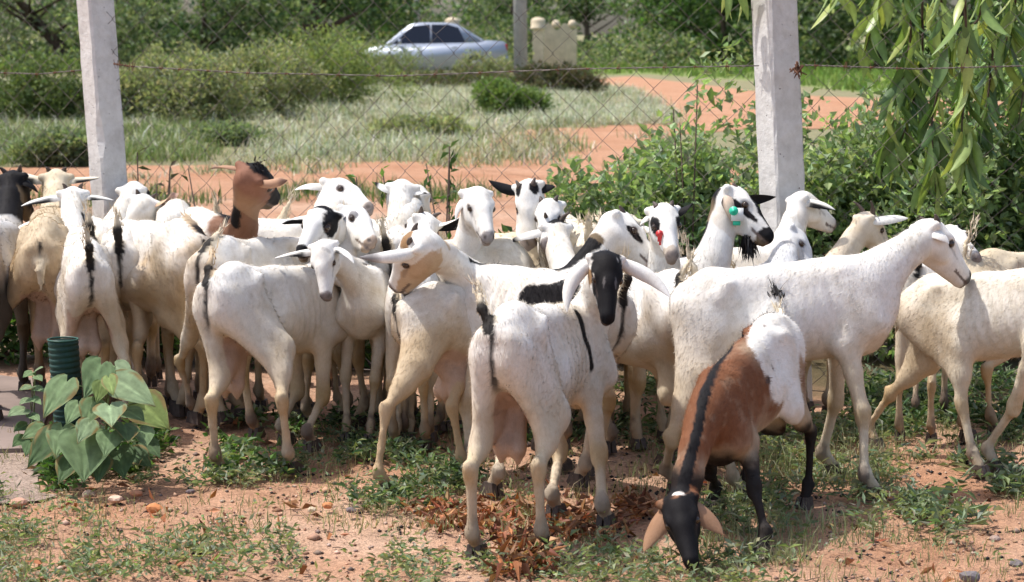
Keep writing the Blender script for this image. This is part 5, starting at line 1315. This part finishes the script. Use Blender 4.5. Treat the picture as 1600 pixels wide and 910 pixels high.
weeds('weeds in the shade behind the goats at right', [(1320, 600), (1640, 590), (1640, 690), (1330, 700)], 900, 8, (.02, .06), (.008, .018), DEEP + BLUEG, 211, 3, .44)
grass('grass', 'short dry grass blades scattered on the near soil', [(-40, 680), (1640, 660), (1640, 925), (-40, 925)], 1000, 9, (.02, .08), .7, .0016, [(.30, .30, .16), (.20, .23, .10), (.40, .34, .2)], 212, .03, 1.6)
grass('grass', 'longer green grass round the grazing goat', [(1080, 690), (1400, 690), (1400, 850), (1200, 890), (1040, 860)], 450, 8, (.04, .12), .6, .0018, OLIVE + [(.22, .24, .12)], 213, .03, 2)

def litter(label, pix, n, seed, zmax=.03):
    pts = scatter(pix, n, seed); r = np.random.default_rng(seed); keep = fbm(np.c_[pts, np.zeros(n)], 3.2, seed, 2) > .42; pts = pts[keep]; m = len(pts)
    C = np.c_[pts, r.uniform(0, zmax, m)]; D = np.c_[r.normal(0, 1, (m, 2)), r.normal(0, .25, m)]
    o = link('dry_leaves', leaves_mesh('dry_leaves', C, D, (.018, .062), (.008, .020), palette(m, [(.33, .14, .06), (.24, .09, .04), (.42, .23, .12), (.30, .16, .09), (.16, .07, .04)], seed, .25), M_DRY, .8, seed)); tag(o, label, 'dry leaves', kind='stuff')
litter('rust red dry leaves on the soil under the black faced goat', [(630, 795), (760, 770), (1000, 770), (1020, 800), (960, 850), (850, 850), (740, 860), (640, 870)], 1300, 301)
litter('small heap of rust red dry leaves at the bottom edge', [(775, 855), (860, 850), (865, 905), (780, 915)], 330, 302, .07)
litter('thin scatter of dry leaves on the near soil', [(-40, 700), (1640, 700), (1640, 925), (-40, 925)], 380, 303, .012)

def rock(c, rad, seed, flat=.6):
    bm = bmesh.new(); bmesh.ops.create_icosphere(bm, subdivisions=2, radius=1.0)
    r = np.random.default_rng(seed); sc_ = np.array([1, r.uniform(.7, 1), flat]) * rad
    for v in bm.verts:
        p = np.array(v.co); k = .75 + .5 * float(vnoise(p[None] + seed * 3.1, 1.3)[0]); v.co = Vector(p * k * sc_)
    me = bpy.data.meshes.new('stone'); bm.to_mesh(me); bm.free(); return me
ST = [(192, 778, 9, (.50, .34, .25), 'pale pink stone in front of the big leaved plant, left one'), (180, 776, 9, (.50, .34, .25), None)]
stones = [(140, 775, 11, (.42, .30, .23), 'buff stone just below the big leaved plant'), (180, 783, 12, (.55, .38, .28), 'pale pink stone below and right of the buff stone'), (212, 774, 10, (.48, .22, .12), 'orange stone beside the pale pink stone'),
          (240, 797, 13, (.50, .20, .08), 'bright orange brick fragment with weeds beside it'), (28, 788, 15, (.46, .27, .19), 'flat reddish stone at the left edge below the gravel'), (512, 793, 9, (.50, .21, .09), 'small orange fragment in front of the middle weeds'),
          (487, 800, 8, (.50, .40, .28), 'small cream stone left of the small orange fragment'), (548, 800, 8, (.15, .12, .12), 'small dark stone right of the small orange fragment'), (371, 660, 9, (.5, .24, .13), 'orange stone behind the slender white goat'), (298, 771, 7, (.14, .11, .11), 'dark pebble on the bare soil at lower left'),
          (1515, 905, 16, (.17, .15, .15), 'dark grey stone at the bottom edge on the right'), (1588, 884, 11, (.15, .13, .13), 'dark grey stone in the bottom right corner'), (1555, 845, 9, (.30, .22, .18), 'brown stone in the soil at lower right')]
for i, (x, y, w, col, lab) in enumerate(stones):
    s_ = (y - HORIZON) / CAM_H; me = rock(None, w / s_, 30 + i); me.materials.append(mat_plain('stone_%s' % 'abcdefghijklm'[i], col, .9, .2, .2, 40, .004)); c = G(x, y)
    tag(link('stone', me, None, (c[0], c[1], .006)), lab, 'stone', 'loose stones on the soil')
pts = scatter([(-60, 660), (1660, 640), (1660, 930), (-60, 930)], 3200, 77); r_ = np.random.default_rng(77)
base = np.array([(1, 0, 0), (-1, 0, 0), (0, 1, 0), (0, -1, 0), (0, 0, 1), (0, 0, -1)], float); tri = np.array([(0, 2, 4), (2, 1, 4), (1, 3, 4), (3, 0, 4), (2, 0, 5), (1, 2, 5), (3, 1, 5), (0, 3, 5)])
rr = r_.lognormal(-5.15, .45, len(pts)); Vp = (base[None] * (rr[:, None, None] * r_.uniform(.6, 1.2, (len(pts), 6, 1)))) * [1, 1, .7] + np.c_[pts, ground_h(pts[:, 0], pts[:, 1]) + .003][:, None]
o = link('pebbles', mesh_np('pebbles', Vp.reshape(-1, 3), (tri[None] + 6 * np.arange(len(pts))[:, None, None]).reshape(-1, 3), M_DRY, np.repeat(palette(len(pts), [(.46, .28, .19), (.50, .36, .27), (.33, .18, .11), (.22, .16, .13)], 7), 6, 0), True)); tag(o, 'small pebbles strewn over the red soil', 'pebbles', kind='stuff')

pts = np.concatenate([scatter([(-40, 640), (1640, 620), (1640, 925), (-40, 925)], 200, 78), scatter([(560, 700), (1500, 690), (1500, 800), (560, 820)], 110, 79)]); r_ = np.random.default_rng(78)
pts = np.repeat(pts, 3, 0) + r_.normal(0, .022, (len(pts) * 3, 2)); rr = r_.uniform(.004, .0075, len(pts))
Vp = (base[None] * rr[:, None, None]) * [1.25, .85, .85] + np.c_[pts, ground_h(pts[:, 0], pts[:, 1]) + .004][:, None]
o = link('droppings', mesh_np('droppings', Vp.reshape(-1, 3), (tri[None] + 6 * np.arange(len(pts))[:, None, None]).reshape(-1, 3), M_HAIR, None, True)); tag(o, 'small dark goat droppings scattered on the soil', 'droppings', kind='stuff')
r_ = np.random.default_rng(80); pts = scatter([(-40, 660), (1640, 650), (1640, 925), (-40, 925)], 260, 80); tw = MB()
for p in pts:
    a_ = r_.uniform(0, 3.14); l_ = r_.uniform(.02, .08); d_ = np.array([math.cos(a_), math.sin(a_), r_.uniform(-.05, .15)]) * l_; z_ = float(ground_h(np.array([p[0]]), np.array([p[1]]))[0]) + .005
    tw.tube([np.array([p[0], p[1], z_]), np.array([p[0], p[1], z_]) + d_ * .5 + r_.normal(0, .003, 3), np.array([p[0], p[1], z_]) + d_], [.0016, .0014, .0008], 3)
tag(tw.build('twigs', M_BARK, None), 'dry twigs and straw lying on the soil', 'twigs', kind='stuff')

# green corrugated pipe standing in the plant
def pipe():
    s_ = 436; c = G(112, HORIZON + CAM_H * s_); Hh = (712 - 527) / s_; R_ = .0545; m = MB(); pts = []; rad = []
    n = 21
    for i in range(n):
        z = Hh * i / n
        for f, rr_ in ((0, .95), (.2, 1.0), (.6, 1.0), (.8, .95)): pts.append((-.02 * (z / Hh), 0, z + Hh / n * f)); rad.append(R_ * rr_)
    m.tube(pts, rad, 28, cap=False); root = m.build('corrugated_pipe', mat_plain('pipe_green', (.009, .036, .027), .6, .3, .5, 14), None, True, False, c)
    tag(root, 'dark green ribbed pipe standing upright behind the big leaved plant', 'pipe')
    k = MB(); k.tube([(-.02, 0, Hh - .02), (-.02, 0, Hh - .004)], [R_ * .9, R_ * .92], 24); k.build('mouth_shade', mat_plain('pipe_inside', (.006, .018, .014), .8, .1, .2), root)  # near-black disc paints the shade inside the open pipe top
    q = MB(); an = np.linspace(0, 2 * math.pi, 29); q.tube(np.stack([-.02 + R_ * .97 * np.cos(an), R_ * .97 * np.sin(an), np.full(29, Hh)], 1), .0035, 6, cap=False); q.build('rim', mat_plain('pipe_rim', (.02, .08, .055), .45, .4, .2), root)
pipe()

# the big leaved plant
M_BIG = mat_leaf('broad_leaf', .65, .22, .2, .12)
def heart_leaf(w, l, col, seed):
    r = np.random.default_rng(seed); n = 9; m = 6; V = []; C = []; blot = r.random() < .45
    prof = lambda t: np.interp(t, [-.18, -.12, 0, .15, .35, .6, .82, 1], [.20, .34, .47, .53, .48, .33, .15, .0])
    T = [-.17, -.08, .05, .2, .36, .52, .68, .84, 1.0]
    for i, t in enumerate(T):
        for j in range(-m, m + 1):
            u = j / m; x = t * l
            if t < 0: x = t * l * min(1, abs(u) * 2.2)
            y = u * prof(t) * w
            z = abs(y) * .22 - .12 * l * max(t, 0) ** 2 - .18 * abs(y) ** 1.3 / w ** .3 + .012 * l * math.sin(u * 9 + t * 7)
            V.append((x, y, z)); vein = (abs(j) <= 0) * .5 + (abs(math.sin((abs(u) * 2.2 - t * 3.2) * 3.0)) < .13) * .25
            C.append(np.array(col) * (1 + vein * .8) * (1 + .1 * r.normal()) if not (blot and (abs(u) > .8 or t > .9) and r.random() < .55) else np.array((.20, .15, .06)))
    k = 2 * m + 1
    F = [[i * k + j, (i + 1) * k + j, (i + 1) * k + j + 1, i * k + j + 1] for i in range(n - 1) for j in range(k - 1)]
    return mesh_np('leaf', np.array(V), np.array(F), M_BIG, np.clip(np.array(C), .01, 1), True)
def big_plant(base, stem_top, leaves, lab, name, seed, sw=.006):
    s_ = (base[1] - HORIZON) / CAM_H; c = G(*base); root = empty(name, c); tag(root, lab, 'plant'); r = np.random.default_rng(seed)
    top = P(*stem_top, s_); m = MB(); m.tube([np.zeros(3), (top - c) * .5 + [.01, 0, 0], top - c], [sw, sw * .8, sw * .4], 7)
    for i, (ax, ay, tx, ty, w, d0, d1, tone) in enumerate(leaves):
        a = P(ax, ay, s_ + d0); t = P(tx, ty, s_ + d1); l = np.linalg.norm(t - a); d = (t - a) / l
        l = max(l, w / s_ * .95)
        vw = nrm(CC - a); nn = vw * .75 + np.array([0, 0, .8]) + r.normal(0, .18, 3); z = nrm(nn - d * (nn @ d)); y = np.cross(z, d)
        g = {0: (.145, .21, .10), 1: (.19, .255, .14), 2: (.07, .115, .05), 3: (.18, .24, .08)}[tone]
        o = link('leaf', heart_leaf(w / s_ * 1.22, l, np.array(g) * r.uniform(.9, 1.12), seed + i), root)
        o.matrix_local = Matrix(((d[0], y[0], z[0], a[0] - c[0]), (d[1], y[1], z[1], a[1] - c[1]), (d[2], y[2], z[2], a[2] - c[2]), (0, 0, 0, 1)))
        k = np.clip((base[1] - ay) / (base[1] - stem_top[1]) * .8, .1, .92); st = (top - c) * k
        m.tube([st, (st + a - c) / 2 + [0, 0, .012], a - c], [sw * .42, sw * .36, sw * .3], 5)
    m.build('stem', M_STEM, root)
big_plant((152, 745), (172, 585), [(134, 680, 132, 748, 66, 14, 22, 0), (158, 570, 134, 618, 42, 4, 12, 0), (182, 594, 242, 630, 46, 5, 10, 1), (104, 597, 66, 650, 42, 4, 10, 0), (218, 628, 264, 668, 52, -4, 0, 3),
    (122, 632, 103, 662, 27, 8, 12, 0), (148, 628, 131, 664, 34, 9, 14, 0), (171, 634, 174, 660, 42, 12, 22, 1), (198, 642, 226, 655, 32, 6, 9, 0), (194, 664, 202, 686, 36, 12, 20, 2), (218, 670, 230, 694, 34, 8, 14, 0),
    (172, 678, 164, 710, 32, 16, 22, 0), (88, 678, 40, 728, 44, 4, 8, 2), (98, 668, 86, 712, 38, 8, 14, 0), (184, 704, 194, 742, 42, 10, 16, 2), (180, 572, 206, 596, 30, -6, -2, 1), (170, 590, 176, 616, 22, 10, 14, 3), (158, 600, 152, 628, 22, 8, 12, 3),
    (112, 716, 92, 752, 34, 10, 16, 2), (206, 706, 236, 728, 32, 2, 6, 2), (160, 718, 152, 752, 30, 14, 20, 2), (228, 690, 250, 712, 26, -2, 2, 2), (66, 668, 34, 684, 26, 0, 4, 0), (140, 660, 122, 690, 28, 14, 20, 1)],
    'bushy plant with large heart shaped leaves growing round the green pipe', 'broad_leaved_plant', 500)
big_plant((42, 712), (55, 585), [(55, 580, 66, 572, 13, 2, 4, 1), (50, 582, 36, 588, 14, 2, 5, 0), (57, 588, 66, 594, 12, 4, 6, 0), (48, 604, 30, 608, 15, 2, 5, 1), (54, 606, 70, 610, 13, 2, 5, 0), (46, 624, 30, 630, 15, 3, 6, 1), (52, 622, 64, 630, 12, 3, 6, 0),
    (38, 640, 12, 648, 24, 4, 8, 1), (48, 648, 62, 656, 15, 4, 8, 0), (42, 664, 22, 672, 19, 4, 8, 2), (46, 676, 64, 684, 18, 4, 8, 0), (38, 684, 20, 696, 20, 6, 10, 2), (48, 692, 40, 710, 20, 8, 12, 2)],
    'slender seedling with small leaves left of the green pipe', 'seedling', 560, .004)
